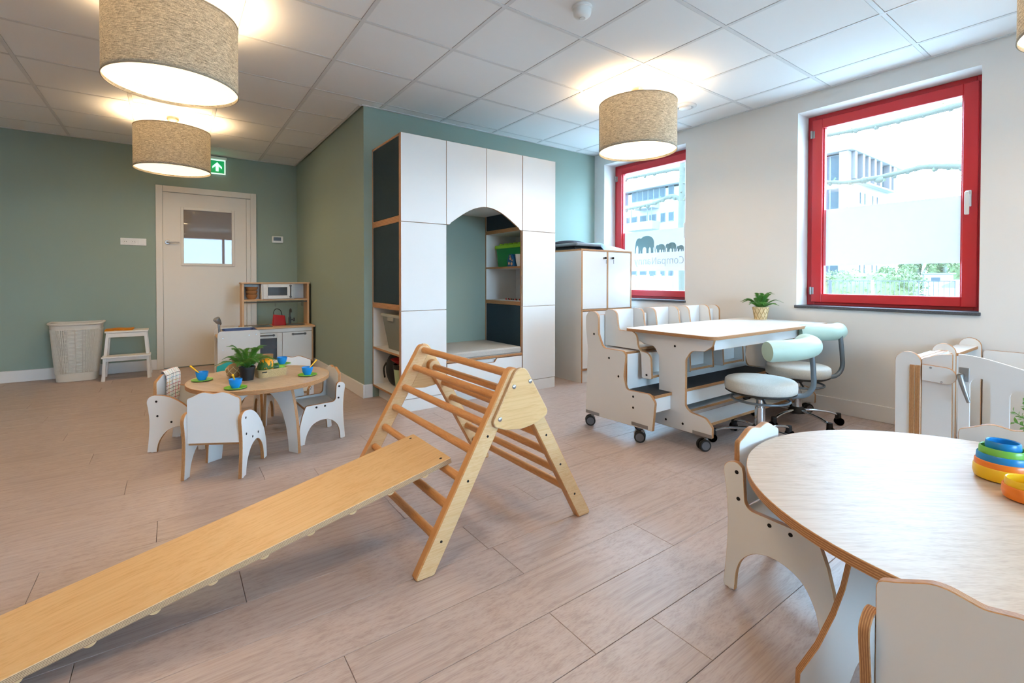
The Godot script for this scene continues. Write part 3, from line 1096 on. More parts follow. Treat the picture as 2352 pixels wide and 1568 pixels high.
func build_cabinets() -> void:
	var zr := ZP + 0.001
	# both towers: open or felted on the -x side
	for k in 2:
		var x0: float = 1.460 if k == 0 else 2.656
		var x1: float = 1.858 if k == 0 else 3.056
		var t := thing("tower_cabinet", ["white tall cabinet with dark felt side panels and open low shelves at the wall corner", "white tall cabinet with open shelves and felt beside the seat niche"][k], "cabinet")
		var g := G.new()
		board_z(g, x0, 0.10, x1, 2.193, zr + 0.009, 0.018)
		part("rear_board", g, t)
		g = G.new()
		board_z(g, x0, 0.10, x1, 2.193, CZ - 0.0285, 0.018)
		part("front_board", g, t)
		g = G.new()
		board_x(g, zr + 0.018, 0.10, CZ - 0.0375, 2.17, x1 - 0.009, 0.018)
		part("side_board", g, t)
		g = G.new()
		board_y(g, x0, zr, x1, CZ - 0.0195, 2.184, 0.018)
		part("top_board", g, t)
		var shelves := [1.525, 0.823, 0.445, 0.109] if k == 0 else [1.525, 1.165, 0.823, 0.405, 0.109]
		var thick := [0.05, 0.045, 0.018, 0.018] if k == 0 else [0.036, 0.018, 0.036, 0.018, 0.018]
		for i in shelves.size():
			g = G.new()
			board_y(g, x0, zr + 0.018, x1 - 0.018, CZ - 0.0375, shelves[i], thick[i])
			part("shelf", g, t)
		var felts := [[1.552, 2.174], [0.848, 1.498]] if k == 0 else [[1.545, 2.174], [0.415, 0.803]]
		for f in felts:
			g = G.new()
			g.use("navy").box(Vector3(x0 + 0.008, (f[0] + f[1]) / 2, (zr + CZ - 0.0195) / 2), Vector3(0.014, f[1] - f[0], CZ - 0.0195 - zr - 0.038), 0.003)
			part("felt_panel", g, t, Vector3.ZERO, "dark blue-grey felt panel")
		for y in [[0.102, 0.797], [0.801, 1.499], [1.503, 2.193]]:
			g = G.new()
			g.at(Vector3(0, 0, CZ - 0.0095)).sheet(rect(x0 + 0.002, y[0], x1 + 0.002, y[1]), 0.018, "laminate", "ply", 0.0008)
			part("front", g, t)
		g = G.new()
		g.use("laminate").box(Vector3((x0 + x1) / 2 + 0.002, 0.049, CZ - 0.012), Vector3(x1 - x0 - 0.004, 0.098, 0.020), 0.001)
		g.box(Vector3((x0 + x1) / 2 + 0.015, 0.049, (zr + CZ) / 2 - 0.01), Vector3(x1 - x0 - 0.08, 0.098, CZ - zr - 0.03), 0.001)
		part("plinth", g, t)
	# bridge with the arch
	var t := thing("bridge_cabinet", "white upper cabinet with two doors cut to an arch over the seat niche", "cabinet")
	var xa := 1.862
	var xm := 2.2585
	var xb := 2.654
	for k in 2:
		var arch := []
		for i in 13:
			var u := float(i) / 12
			arch.append([0.355 * (1.0 - u), 1.512 + 0.168 * sin(u * PI / 2)])
		var o := []
		if k == 0:
			o = [[xa + 0.001, 2.193, 0.0], [xa + 0.001, 1.503, 0.006], [xa + 0.030, 1.503, 0.012]]
			for q in arch:
				o.append([xm - q[0], 1.520 + (q[1] - 1.512) * 0.955])
			o[o.size() - 1][0] = xm - 0.0015
			o.append([xm - 0.0015, 2.193, 0.0])
		else:
			o = [[xb - 0.001, 2.193, 0.0], [xb - 0.001, 1.503, 0.006], [xb - 0.030, 1.503, 0.012]]
			for q in arch:
				o.append([xm + q[0], 1.520 + (q[1] - 1.512) * 0.955])
			o[o.size() - 1][0] = xm + 0.0015
			o.append([xm + 0.0015, 2.193, 0.0])
		var g := G.new()
		g.at(Vector3(0, 0, CZ - 0.0095)).sheet(rp(o), 0.018, "laminate", "ply", 0.0008)
		part("door", g, t)
	var g := G.new()
	board_y(g, xa + 0.001, zr, xb - 0.001, CZ - 0.021, 1.700, 0.018)
	part("bottom_board", g, t)
	g = G.new()
	board_y(g, xa + 0.001, zr, xb - 0.001, CZ - 0.021, 2.184, 0.018)
	part("top_board", g, t)
	g = G.new()
	board_z(g, xa + 0.001, 1.71, xb - 0.001, 2.174, zr + 0.005, 0.009)
	part("back_board", g, t)
	# seat with a drawer
	t = thing("drawer_bench", "white low seat with one wide drawer in the cabinet niche", "bench")
	g = G.new()
	board_y(g, xa + 0.001, zr, xb - 0.002, CZ - 0.004, 0.360, 0.020)
	part("seat_board", g, t)
	g = G.new()
	g.at(Vector3(0, 0, CZ - 0.0095)).sheet(rp([[xa + 0.004, 0.104, 0.0], [xb - 0.004, 0.104, 0.0], [xb - 0.004, 0.344, 0.002], [2.37, 0.344, 0.004], [2.345, 0.312, 0.008], [2.175, 0.312, 0.008], [2.15, 0.344, 0.004], [xa + 0.004, 0.344, 0.002]]), 0.018, "laminate", "ply", 0.0008)
	part("drawer_front", g, t)
	g = G.new()
	g.use("laminate").box(Vector3((xa + xb) / 2, 0.225, (zr + CZ) / 2 - 0.012), Vector3(xb - xa - 0.03, 0.235, CZ - zr - 0.03), 0.0)
	part("drawer_box", g, t)
	g = G.new()
	g.use("laminate").box(Vector3((xa + xb) / 2, 0.049, CZ - 0.06), Vector3(xb - xa - 0.006, 0.098, 0.018), 0.001)
	part("plinth", g, t)
	g = G.new()
	g.use("tile_felt").box(Vector3((xa + xb) / 2, 0.3995, (zr + CZ) / 2 + 0.002), Vector3(xb - xa - 0.012, 0.057, CZ - zr - 0.008), 0.012)
	solo("seat_cushion", g, "light grey felt seat cushion in the cabinet niche", "cushion")
	# what stands in the open shelves
	g = G.new()
	var tub := thing("storage_tub", "grey plastic storage tub with a pale lid in the low side shelf", "tub", Vector3(1.655, 0.4545, -3.72))
	g.use("grey_tub")
	tapered(g, Vector3(0, 0, 0), Vector2(0.13, 0.17), Vector2(0.165, 0.225), 0.275)
	part("body", g, tub)
	g = G.new()
	g.use("grey_lid").box(Vector3(0, 0.288, 0), Vector3(0.345, 0.026, 0.468), 0.006)
	g.box(Vector3(-0.172, 0.262, 0), Vector3(0.012, 0.03, 0.12), 0.003)
	part("lid", g, tub)
	g = G.new()
	var bag := thing("black_backpack", "rounded black bag standing in the bottom side shelf", "bag", Vector3(1.60, 0.118, -3.90))
	g.use("black").grid(18, 12, func(u: float, v: float) -> Vector3:
		var a := TAU * u
		var b := PI * (v - 0.5)
		var q := Vector3(cos(a) * cos(b) * 0.075, sin(b) * 0.145 + 0.145, sin(a) * cos(b) * 0.13)
		return q)
	part("body", g, bag)
	g = G.new()
	g.use("rubber").tube(spline3([Vector3(-0.06, 0.20, -0.06), Vector3(-0.082, 0.15, -0.065), Vector3(-0.075, 0.07, -0.06)], 4), 0.008, 8)
	part("strap", g, bag)
	g = G.new()
	var pail := thing("toy_pail", "pale green pail in the bottom side shelf", "pail", Vector3(1.575, 0.118, -3.665))
	g.use("lime_pail").lathe([Vector2(0.0, 0.0), Vector2(0.062, 0.0), Vector2(0.085, 0.205), Vector2(0.081, 0.205), Vector2(0.059, 0.004), Vector2(0, 0.004)], 28)
	part("body", g, pail)
	g = G.new()
	g.use("black").lathe([Vector2(0.0835, 0.190), Vector2(0.0875, 0.190), Vector2(0.0875, 0.225), Vector2(0.082, 0.225), Vector2(0.082, 0.206)], 28)
	part("rim_band", g, pail)
	g = G.new()
	g.use("bag_red").lathe([Vector2(0.0, 0.226), Vector2(0.05, 0.226), Vector2(0.105, 0.262), Vector2(0.108, 0.262), Vector2(0.055, 0.222), Vector2(0.0, 0.221)], 28, Vector3(0, 0, 0))
	solo("red_sieve", g, "shallow red plastic dish lying on the pale green pail", "dish", Vector3(1.575, 0.124, -3.665))
	# green brick box
	var bb := thing("brick_box", "green toy box with a lime lid of round studs in the niche shelf", "box", Vector3(2.889, 1.174, -3.79))
	g = G.new()
	g.use("green_box")
	tapered(g, Vector3.ZERO, Vector2(0.125, 0.23), Vector2(0.14, 0.245), 0.19)
	part("body", g, bb)
	g = G.new()
	g.use("lime_lid").box(Vector3(0, 0.206, 0), Vector3(0.29, 0.036, 0.50), 0.006)
	part("lid", g, bb)
	for i in 3:
		for j in 6:
			g = G.new()
			g.use("lime_lid").lathe([Vector2(0.024, 0.0), Vector2(0.024, 0.016), Vector2(0.022, 0.018), Vector2(0, 0.018)], 14)
			part("stud", g, bb, Vector3(-0.09 + i * 0.09, 0.224, -0.20 + j * 0.08))
	g = G.new()
	var gb := thing("gift_carton", "small blue patterned house-shaped carton on the niche shelf", "carton", Vector3(2.695, 1.174, -3.655))
	g.at(Vector3.ZERO, UPRIGHT_X).sheet(rp([[-0.05, 0, 0], [0.05, 0, 0], [0.05, 0.065, 0], [0.02, 0.118, 0.004], [-0.02, 0.118, 0.004], [-0.05, 0.065, 0]]), 0.06, "gift_blue", "gift_blue", 0.001)
	part("box", g, gb)
	for q in [[-0.022, 0.03, 0.014], [0.02, 0.025, 0.016], [0.0, 0.075, 0.014], [-0.005, 0.100, 0.008], [0.028, 0.058, 0.009]]:
		g = G.new()
		g.at(Vector3(-0.0305, q[1], q[0]), UPRIGHT_X).sheet(disc(q[2], 12), 0.0008, "gift_print", "gift_print", 0.0)
		part("print", g, gb)
	g = G.new()
	g.use("white_bowl").lathe([Vector2(0, 0), Vector2(0.022, 0.0), Vector2(0.034, 0.04), Vector2(0.042, 0.115), Vector2(0.039, 0.115), Vector2(0.031, 0.042), Vector2(0.018, 0.006), Vector2(0, 0.006)], 28)
	solo("white_beaker", g, "white cup on the niche shelf beside the blue carton", "cup", Vector3(2.708, 1.174, -3.565))
	# low tray of small dark beads
	var tr := thing("bead_tray", "flat pale tray with small dark beads on the empty niche shelf", "tray", Vector3(2.80, 0.841, -3.68))
	g = G.new()
	g.use("white_plastic").box(Vector3(0, 0.004, 0), Vector3(0.24, 0.008, 0.36), 0.003)
	part("tray", g, tr)
	for i in 12:
		g = G.new()
		g.use(["bowl_wood", "black", "bag_red"][i % 3]).lathe([Vector2(0, 0), Vector2(0.006, 0.002), Vector2(0.008, 0.008), Vector2(0.006, 0.014), Vector2(0, 0.016)], 10)
		part("bead", g, tr, Vector3(-0.10 + 0.03 * sin(i * 2.3), 0.008, -0.10 + i * 0.021 + 0.006 * cos(i * 3.1)))
	# two-door cupboard
	var zf := -3.41
	t = thing("cupboard", "white waist-high cupboard with four doors under the changing mat", "cupboard")
	var cx0 := 3.372
	var cx1 := 4.142
	var cz0 := -4.05
	g = G.new()
	board_x(g, cz0, 0.0, zf, 1.342, cx0 + 0.009, 0.018)
	part("side_board", g, t)
	g = G.new()
	board_x(g, cz0, 0.0, zf, 1.342, cx1 - 0.009, 0.018)
	part("side_board", g, t)
	g = G.new()
	board_y(g, cx0, cz0, cx1, zf, 1.351, 0.018)
	part("top_board", g, t)
	g = G.new()
	board_x(g, cz0, 0.125, zf, 1.342, (cx0 + cx1) / 2, 0.018)
	part("divider", g, t)
	for y in [0.735, 0.131]:
		g = G.new()
		board_y(g, cx0 + 0.018, cz0, cx1 - 0.018, zf, y, 0.018)
		part("shelf", g, t)
	g = G.new()
	board_z(g, cx0 + 0.018, 0.125, cx1 - 0.018, 1.342, cz0 + 0.005, 0.009)
	part("back_board", g, t)
	g = G.new()
	g.use("laminate").box(Vector3((cx0 + cx1) / 2, 0.06, zf - 0.02), Vector3(cx1 - cx0 - 0.04, 0.118, 0.018), 0.001)
	part("plinth", g, t)
	var mid := (cx0 + cx1) / 2
	for q in [[cx0 + 0.021, mid - 0.012, 0.748, 1.339], [mid + 0.012, cx1 - 0.021, 0.748, 1.339], [cx0 + 0.021, mid - 0.012, 0.144, 0.722], [mid + 0.012, cx1 - 0.021, 0.144, 0.722]]:
		g = G.new()
		board_z(g, q[0], q[2], q[1], q[3], zf - 0.010, 0.016, 0.001)
		var dr := part("door", g, t)
		if q[2] > 0.5:
			var kx: float = q[1] - 0.045 if q[1] < mid else q[0] + 0.045
			var kg := G.new()
			kg.use("steel").at(Vector3(kx, 1.275, zf - 0.002), Basis(Vector3.RIGHT, PI / 2)).lathe([Vector2(0, 0.012), Vector2(0.009, 0.012), Vector2(0.010, 0.0)], 16)
			kg.at(Vector3.ZERO).use("bolt").box(Vector3(kx, 1.275, zf + 0.024), Vector3(0.008, 0.022, 0.026), 0.002)
			part("key", kg, dr)
			kg = G.new()
			kg.use("screw").box(Vector3(kx + 0.002, 1.236, zf + 0.030), Vector3(0.010, 0.042, 0.002), 0.0005)
			part("key_tag", kg, dr)
	# on the cupboard: scale, mat, cushion
	g = G.new()
	var sc := thing("baby_scale", "flat grey baby scale lying on the cupboard top", "scale", Vector3(3.556, 1.3605, -3.74))
	g.use("scale_grey").box(Vector3(0, 0.055, 0), Vector3(0.36, 0.030, 0.52), 0.010)
	part("platform", g, sc)
	g = G.new()
	g.use("black").box(Vector3(0, 0.028, 0), Vector3(0.22, 0.026, 0.30), 0.004)
	part("base", g, sc)
	g = G.new()
	g.use("rubber").box(Vector3(0, 0.0075, 0), Vector3(0.30, 0.015, 0.42), 0.004)
	part("foot_plate", g, sc)
	g = G.new()
	g.use("pad_blue").grid(26, 10, func(u: float, v: float) -> Vector3:
		var x := -0.20 + 0.40 * u
		var bulge := sin(v * PI)
		var thick := 0.085 * pow(1.0 - u, 0.6) * pow(minf(1.0, u * 8.0 + 0.25), 0.5) + 0.012
		return Vector3(x, 0.003 + thick * pow(bulge, 0.35) + 0.004 * sin(u * 21.0 + v * 6.0) * bulge, -0.22 + 0.46 * v))
	g.grid(2, 2, func(u: float, v: float) -> Vector3:
		return Vector3(-0.20 + 0.40 * u, 0.002, -0.22 + 0.46 * v))
	solo("changing_mat", g, "pale blue changing mat folded over the baby scale on the cupboard", "mat", Vector3(3.945, 1.3605, -3.69))
	g = G.new()
	g.use("felt_grey").grid(16, 16, func(u: float, v: float) -> Vector3:
		var e := pow(sin(u * PI) * sin(v * PI), 0.35)
		return Vector3(-0.13 + 0.26 * u, 0.006 + 0.035 * e, -0.16 + 0.32 * v))
	g.grid(16, 16, func(u: float, v: float) -> Vector3:
		var e := pow(sin(u * PI) * sin(v * PI), 0.35)
		return Vector3(-0.13 + 0.26 * u, 0.006 - 0.005 * e, -0.16 + 0.32 * v))
	solo("small_cushion", g, "small dark grey cushion on the baby scale", "cushion", Vector3(3.52, 1.4305, -3.76), 0.2)

# four-sided tapered tub with rounded corners, open upwards
func tapered(g: G, at: Vector3, b: Vector2, t: Vector2, h: float, wall := 0.004) -> void:
	var lo := rect(-b.x, -b.y, b.x, b.y, 0.03)
	var hi := rect(-t.x, -t.y, t.x, t.y, 0.03)
	var m := lo.size()
	for i in m:
		var j := (i + 1) % m
		var a0 := at + Vector3(lo[i].x, 0, lo[i].y)
		var a1 := at + Vector3(lo[j].x, 0, lo[j].y)
		var b0 := at + Vector3(hi[i].x, h, hi[i].y)
		var b1 := at + Vector3(hi[j].x, h, hi[j].y)
		var n := Vector3((lo[i] + lo[j]).x, 0, (lo[i] + lo[j]).y)
		var d := lo[j] - lo[i]
		n = Vector3(d.y, 0, -d.x).normalized() * signf(Vector3(d.y, 0, -d.x).dot(n))
		g.quad(a0, a1, b1, b0, n)
		var s := 1.0 - wall / maxf(t.x, t.y)
		var c0 := at + Vector3(hi[i].x * s, h, hi[i].y * s)
		var c1 := at + Vector3(hi[j].x * s, h, hi[j].y * s)
		g.quad(b0, b1, c1, c0, Vector3.UP)
		var e0 := at + Vector3(lo[i].x * s, wall, lo[i].y * s)
		var e1 := at + Vector3(lo[j].x * s, wall, lo[j].y * s)
		g.quad(c0, c1, e1, e0, -n)
		g.tri(at + Vector3(0, 0, 0), a0, a1, Vector3.DOWN, Vector3.DOWN, Vector3.DOWN)
		g.tri(at + Vector3(0, wall, 0), e0, e1, Vector3.UP, Vector3.UP, Vector3.UP)

# ---------------------------------------------------------------- toddler chairs and round tables
func heading(fx: float, fz: float) -> float:
	return atan2(-fz, fx)

func make_chair(label: String, arms: bool, s: float, w: float, at: Vector3, turn: float, group: String, back_face := "laminate") -> Node3D:
	var t := thing("toddler_chair", label, "chair", at, turn, group)
	var o: PackedVector2Array
	var bolts := []
	if arms:
		var p := spline([Vector2(0.0, 0.0), Vector2(0.008, 0.08), Vector2(0.013, 0.19), Vector2(0.004, 0.27), Vector2(0.0, 0.305), Vector2(0.012, 0.332), Vector2(0.042, 0.344), Vector2(0.098, 0.338), Vector2(0.15, 0.318), Vector2(0.214, 0.272), Vector2(0.280, 0.189), Vector2(0.314, 0.094), Vector2(0.322, 0.0)], 3)
		p.append(Vector2(0.280, 0.0))
		var q := spline([Vector2(0.278, 0.03), Vector2(0.268, 0.075), Vector2(0.247, 0.113), Vector2(0.205, 0.146), Vector2(0.158, 0.148), Vector2(0.106, 0.122), Vector2(0.068, 0.068), Vector2(0.055, 0.02)], 3)
		p.append_array(q)
		p.append(Vector2(0.053, 0.0))
		o = p
		bolts = [[0.052, 0.306], [0.058, 0.218], [0.134, 0.179], [0.205, 0.182]]
	else:
		var p := spline([Vector2(-0.004, 0.01), Vector2(0.006, 0.127), Vector2(0.010, 0.236), Vector2(0.005, 0.322), Vector2(-0.005, 0.395), Vector2(0.002, 0.418), Vector2(0.020, 0.431), Vector2(0.042, 0.432), Vector2(0.058, 0.420)], 3)
		p.append_array(rp([[0.062, 0.40, 0.0], [0.068, 0.289, 0.03], [0.282, 0.282, 0.018], [0.308, 0.209, 0.0], [0.324, 0.140, 0.0], [0.334, 0.05, 0.0], [0.336, 0.0, 0.0]]))
		p.append(Vector2(0.291, 0.0))
		var q := spline([Vector2(0.285, 0.035), Vector2(0.273, 0.078), Vector2(0.245, 0.128), Vector2(0.21, 0.153), Vector2(0.173, 0.164), Vector2(0.134, 0.164), Vector2(0.094, 0.149), Vector2(0.058, 0.113), Vector2(0.041, 0.068), Vector2(0.036, 0.02)], 3)
		p.append_array(q)
		p.append(Vector2(0.034, 0.0))
		p.append(Vector2(0.002, 0.0))
		o = p
		bolts = [[0.040, 0.400], [0.046, 0.313], [0.146, 0.266], [0.208, 0.264]]
	for i in o.size():
		o[i] = Vector2(o[i].x * s, 0.003 + o[i].y * s)
	var th := 0.018
	for sg in [-1.0, 1.0]:
		var g := G.new()
		g.at(Vector3(0, 0, sg * (w - th) / 2)).sheet(o, th, "laminate", "ply", 0.0015)
		var sp := part("side_panel", g, t)
		for b in bolts:
			var q := G.new()
			q.use("bolt").at(Vector3(b[0] * s, 0.003 + b[1] * s, sg * w / 2), Basis(Vector3.RIGHT, sg * PI / 2)).lathe([Vector2(0.0066, 0.0), Vector2(0.0062, 0.0014), Vector2(0.004, 0.002), Vector2(0, 0.0012)], 12)
			part("bolt", q, sp)
		for fx in ([0.018, 0.312] if not arms else [0.026, 0.30]):
			var q := G.new()
			q.use("white_plastic").lathe([Vector2(0.008, 0), Vector2(0.008, 0.0035), Vector2(0, 0.0035)], 10)
			part("glide", q, sp, Vector3(fx * s, 0, sg * (w - th) / 2))
	var iw := w - 2 * th - 0.001
	var yb: float = 0.186 if arms else 0.235
	var yt: float = 0.454 if arms else 0.532
	var ye: float = 0.424 if arms else 0.500
	if not arms:
		yb = 0.27
	var h := iw / 2
	var bo := PackedVector2Array([Vector2(-h, yb * s), Vector2(h, yb * s)])
	var rise := [[1.0, ye * s - 0.016], [0.985, ye * s - 0.006], [0.93, ye * s + 0.001], [0.80, ye * s + 0.008 * s], [0.62, ye * s + 0.020 * s], [0.46, yt * s - 0.002], [0.30, yt * s], [0.12, yt * s - 0.005 * s], [0.0, yt * s - 0.008 * s]]
	var top := []
	for q in rise:
		top.append(Vector2(h * float(q[0]), float(q[1])))
	for k in range(rise.size() - 2, -1, -1):
		top.append(Vector2(-h * float(rise[k][0]), float(rise[k][1])))
	bo.append_array(spline(top, 3))
	var g2 := G.new()
	g2.at(Vector3((0.030 if not arms else 0.036) * s, 0, 0), UPRIGHT_X).sheet(bo, 0.018, back_face, "ply", 0.0015)
	part("backrest", g2, t)
	var sy: float = (0.262 if not arms else 0.180) * s
	g2 = G.new()
	g2.at(Vector3(0, sy, 0), FLAT).sheet(rp([[0.042 * s, -h, 0.0], [0.288 * s, -h, 0.006], [0.288 * s, h, 0.006], [0.042 * s, h, 0.0]]), 0.016, "laminate", "ply", 0.001)
	part("seat", g2, t)
	return t

func round_table(called: String, label: String, c: Vector3, y: float, r: float, prof: Array, turn: float) -> Node3D:
	var t := thing(called, label, "table", c, turn)
	var g := G.new()
	g.at(Vector3(0, y - 0.0125, 0), FLAT).sheet(disc(r, 96), 0.025, "oak_top", "ply", 0.0015)
	part("tabletop", g, t)
	var o := PackedVector2Array()
	for q in prof:
		o.append(Vector2(q[0], q[1]))
	for i in range(prof.size() - 2, 0, -1):
		o.append(Vector2(-prof[i][0], prof[i][1]))
	for k in 2:
		g = G.new()
		g.at(Vector3.ZERO, Basis(Vector3.UP, k * PI / 2)).sheet(o, 0.0195 if k == 0 else 0.020, "laminate", "ply", 0.0012)
		part("leg_panel", g, t)
	return t

func build_round_tables() -> void:
	# far table
	var C := Vector3(0.4625, 0, -3.313)
	var pr := [[0.0, 0.404], [0.275, 0.404], [0.297, 0.34], [0.315, 0.27], [0.330, 0.18], [0.340, 0.09], [0.345, 0.0], [0.262, 0.0], [0.255, 0.07], [0.238, 0.15], [0.208, 0.225], [0.165, 0.285], [0.115, 0.325], [0.06, 0.347], [0.0, 0.354]]
	round_table("round_table", "low round table with oak top and toy tea set", C, 0.43, 0.402, pr, deg_to_rad(-62))
	var gA := "small white plywood toddler chairs"
	make_chair("white toddler armchair with its back to the open floor at the tea set table", true, 1.0, 0.302, Vector3(0.163, 0, -2.861), heading(0.5, -0.866), gA)
	make_chair("white toddler armchair with a checked towel over its back", true, 1.0, 0.302, Vector3(-0.06, 0, -3.675), heading(0.903, 0.43), gA)
	make_chair("white armless toddler chair beside the tea set table, its back to the climbing frame", false, 0.86, 0.302, Vector3(0.925, 0, -3.284), heading(-1, 0.03), gA)
	make_chair("white toddler chair behind the fruit basket, its back to the toy kitchen", false, 0.86, 0.302, Vector3(0.765, 0, -3.905), heading(-0.35, 0.94), gA)
	make_chair("toddler chair with a teal backrest behind the wicker ball", false, 0.80, 0.29, Vector3(0.395, 0, -4.13), heading(0.05, 1.0), gA, "teal")
	# towel over the left chair
	var tw := G.new()
	var tf := Transform3D(Basis(Vector3.UP, heading(0.903, 0.43)), Vector3(-0.06, 0, -3.675))
	for off in [0.0, 0.003]:
		tw.xf = tf
		tw.use("check").grid(22, 10, func(u: float, v: float) -> Vector3:
			var l := 0.27 * u - 0.09
			var z := -0.035 + 0.170 * (v - 0.5) + 0.06 * (u - 0.35)
			var rip := 0.007 * sin(v * 9.0 + u * 3.0)
			var x := 0.036
			var y := 0.461
			if l < -0.012:
				x = 0.036 - 0.013 - absf(rip) * 0.4 + off
				y = 0.461 + l + 0.006
			elif l > 0.012:
				x = 0.036 + 0.013 + absf(rip) * 1.3 + 0.02 * (l / 0.19) + off
				y = 0.461 - l + 0.006
			else:
				x = 0.036 + l
				y = 0.461 + sqrt(maxf(0.0, 0.00018 - l * l)) + 0.002 - off * 0.5
			return Vector3(x, y - 0.006 * absf(v - 0.5), z), Vector2(1.6, 0.9))
	solo("checked_towel", tw, "white tea towel with red and black checks hanging over a chair back", "towel")
	# tea set
	var spots := [[464, 868, 2.3, "by the towel chair"], [541, 886, 0.5, "by the chair with its back to the open floor"], [706, 856, -0.9, "by the armless chair"], [648, 835, 1.4, "behind the fruit basket"]]
	for k in 4:
		var p := on_level(spots[k][0], spots[k][1] + (6 if k < 3 else 2), 0.43)
		var where: String = spots[k][3]
		var g := G.new()
		g.use("saucer_green").lathe([Vector2(0, 0.0), Vector2(0.035, 0.0), Vector2(0.057, 0.006), Vector2(0.058, 0.009), Vector2(0.036, 0.0045), Vector2(0, 0.004)], 36)
		solo("toy_saucer", g, "green toy saucer " + where, "saucer", p + Vector3(0, 0.0005, 0), 0.0, "toy saucers")
		g = G.new()
		g.use("cup_blue").lathe([Vector2(0, 0.0), Vector2(0.019, 0.0), Vector2(0.021, 0.004), Vector2(0.030, 0.022), Vector2(0.0345, 0.046), Vector2(0.0345, 0.050), Vector2(0.0325, 0.050), Vector2(0.028, 0.024), Vector2(0.018, 0.006), Vector2(0, 0.006)], 32)
		solo("toy_cup", g, "blue toy cup " + where, "cup", p + Vector3(0, 0.005, 0), 0.0, "toy cups")
		if k == 3:
			continue
		g = G.new()
		var lean := Vector3(sin(float(spots[k][2]) + 0.9), 0, cos(float(spots[k][2]) + 0.9))
		if k == 0:
			lean = Vector3(-0.85, 0, -0.5)
		elif k == 1:
			lean = Vector3(-0.15, 0, 0.5)
		else:
			lean = Vector3(0.75, 0, -0.3)
		lean = lean.normalized()
		g.use("spoon_yellow").tube(spline3([-lean * 0.012 + Vector3(0, 0.012, 0), lean * 0.02 + Vector3(0, 0.042, 0), lean * 0.05 + Vector3(0, 0.068, 0), lean * 0.068 + Vector3(0, 0.083, 0)], 3), [0.003, 0.003, 0.0032, 0.0034, 0.0036, 0.004, 0.0045, 0.005, 0.006, 0.0055], 8)
		solo("toy_spoon", g, "yellow toy spoon " + where, "spoon", p + Vector3(0, 0.008, 0), 0.0, "toy spoons")
	# fern in a black pot
	var fp := on_level(568, 872, 0.43)
	var f := thing("potted_fern", "dark green fern in a black plastic pot on the tea set table", "plant", fp)
	var g := G.new()
	g.use("black_pot").lathe([Vector2(0, 0), Vector2(0.034, 0.0), Vector2(0.043, 0.070), Vector2(0.046, 0.070), Vector2(0.046, 0.082), Vector2(0.042, 0.082), Vector2(0.040, 0.066), Vector2(0, 0.066)], 32)
	part("pot", g, f)
	fern(f, Vector3(0, 0.068, 0), 0.165, 15, "leaf", "leaf", 3)
	# wicker ball
	var wp := on_level(538, 866, 0.43)
	var wb := thing("wicker_ball", "round woven wicker ball basket beside the black fern pot", "basket", wp)
	g = G.new()
	g.use("wicker").lathe([Vector2(0, 0.004), Vector2(0.02, 0.001), Vector2(0.040, 0.015), Vector2(0.048, 0.04), Vector2(0.042, 0.065), Vector2(0.028, 0.080), Vector2(0.014, 0.086), Vector2(0, 0.087)], 28, Vector3.ZERO, 0.3)
	part("body", g, wb)
	g = G.new()
	g.use("wicker_pale")
	for k in 7:
		for sgn in [-1.0, 1.0]:
			var pts := []
			for i in 13:
				var a := PI * i / 12.0
				var yy := 0.043 - cos(a) * 0.040
				var rr := sin(a) * 0.049
				var an: float = TAU * k / 7 + sgn * a * 0.8
				pts.append(Vector3(cos(an) * rr, yy, sin(an) * rr))
			g.tube(pts, 0.0017, 5)
	part("weave", g, wb)
	g = G.new()
	g.use("pink").grid(10, 8, func(u: float, v: float) -> Vector3:
		return Vector3(cos(u * TAU) * sin(v * PI), cos(v * PI), sin(u * TAU) * sin(v * PI)) * 0.022)
	solo("toy_peach", g, "pink toy fruit lying on the wicker ball", "toy", wp + Vector3(0.012, 0.100, -0.012))
	# jute tray with toy fruit
	var tp := on_level(622, 862, 0.43)
	var jt := thing("jute_basket", "low felted jute basket holding toy fruit", "basket", tp, 0.25)
	g = G.new()
	g.use("jute")
	tapered(g, Vector3.ZERO, Vector2(0.086, 0.050), Vector2(0.093, 0.057), 0.050, 0.005)
	part("body", g, jt)
	g = G.new()
	g.use("black").box(Vector3(-0.062, 0.036, 0.0565), Vector3(0.03, 0.007, 0.003), 0.001)
	part("handle_slot", g, jt)
	g = G.new()
	g.use("melon").lathe([Vector2(0, -0.054), Vector2(0.024, -0.049), Vector2(0.042, -0.028), Vector2(0.048, 0.0), Vector2(0.042, 0.028), Vector2(0.024, 0.049), Vector2(0, 0.054)], 24, Vector3.ZERO, 0.3)
	var mel := solo("toy_melon", g, "green and orange toy melon in the jute basket", "toy", tp + Vector3(-0.030, 0.062, 0.006))
	mel.rotation = Vector3(0.45, 0.0, -0.45)
	g = G.new()
	g.use("fruit_dark").lathe([Vector2(0, -0.030), Vector2(0.016, -0.026), Vector2(0.025, -0.006), Vector2(0.02, 0.016), Vector2(0.009, 0.030), Vector2(0, 0.033)], 20, Vector3.ZERO, 0.3)
	var av := solo("toy_avocado", g, "dark green toy avocado in the jute basket", "toy", tp + Vector3(0.026, 0.050, 0.0))
	av.rotation = Vector3(0.2, 0.5, 1.2)
	g = G.new()
	g.use("fruit_lime").lathe([Vector2(0, -0.034), Vector2(0.012, -0.028), Vector2(0.018, 0.0), Vector2(0.012, 0.028), Vector2(0, 0.034)], 18, Vector3.ZERO, 0.3)
	var pe := solo("toy_pear", g, "lime green toy fruit at the end of the jute basket", "toy", tp + Vector3(0.062, 0.043, -0.004))
	pe.rotation = Vector3(0, 0.4, 1.4)
	# woven bowl standing behind the tray
	g = G.new()
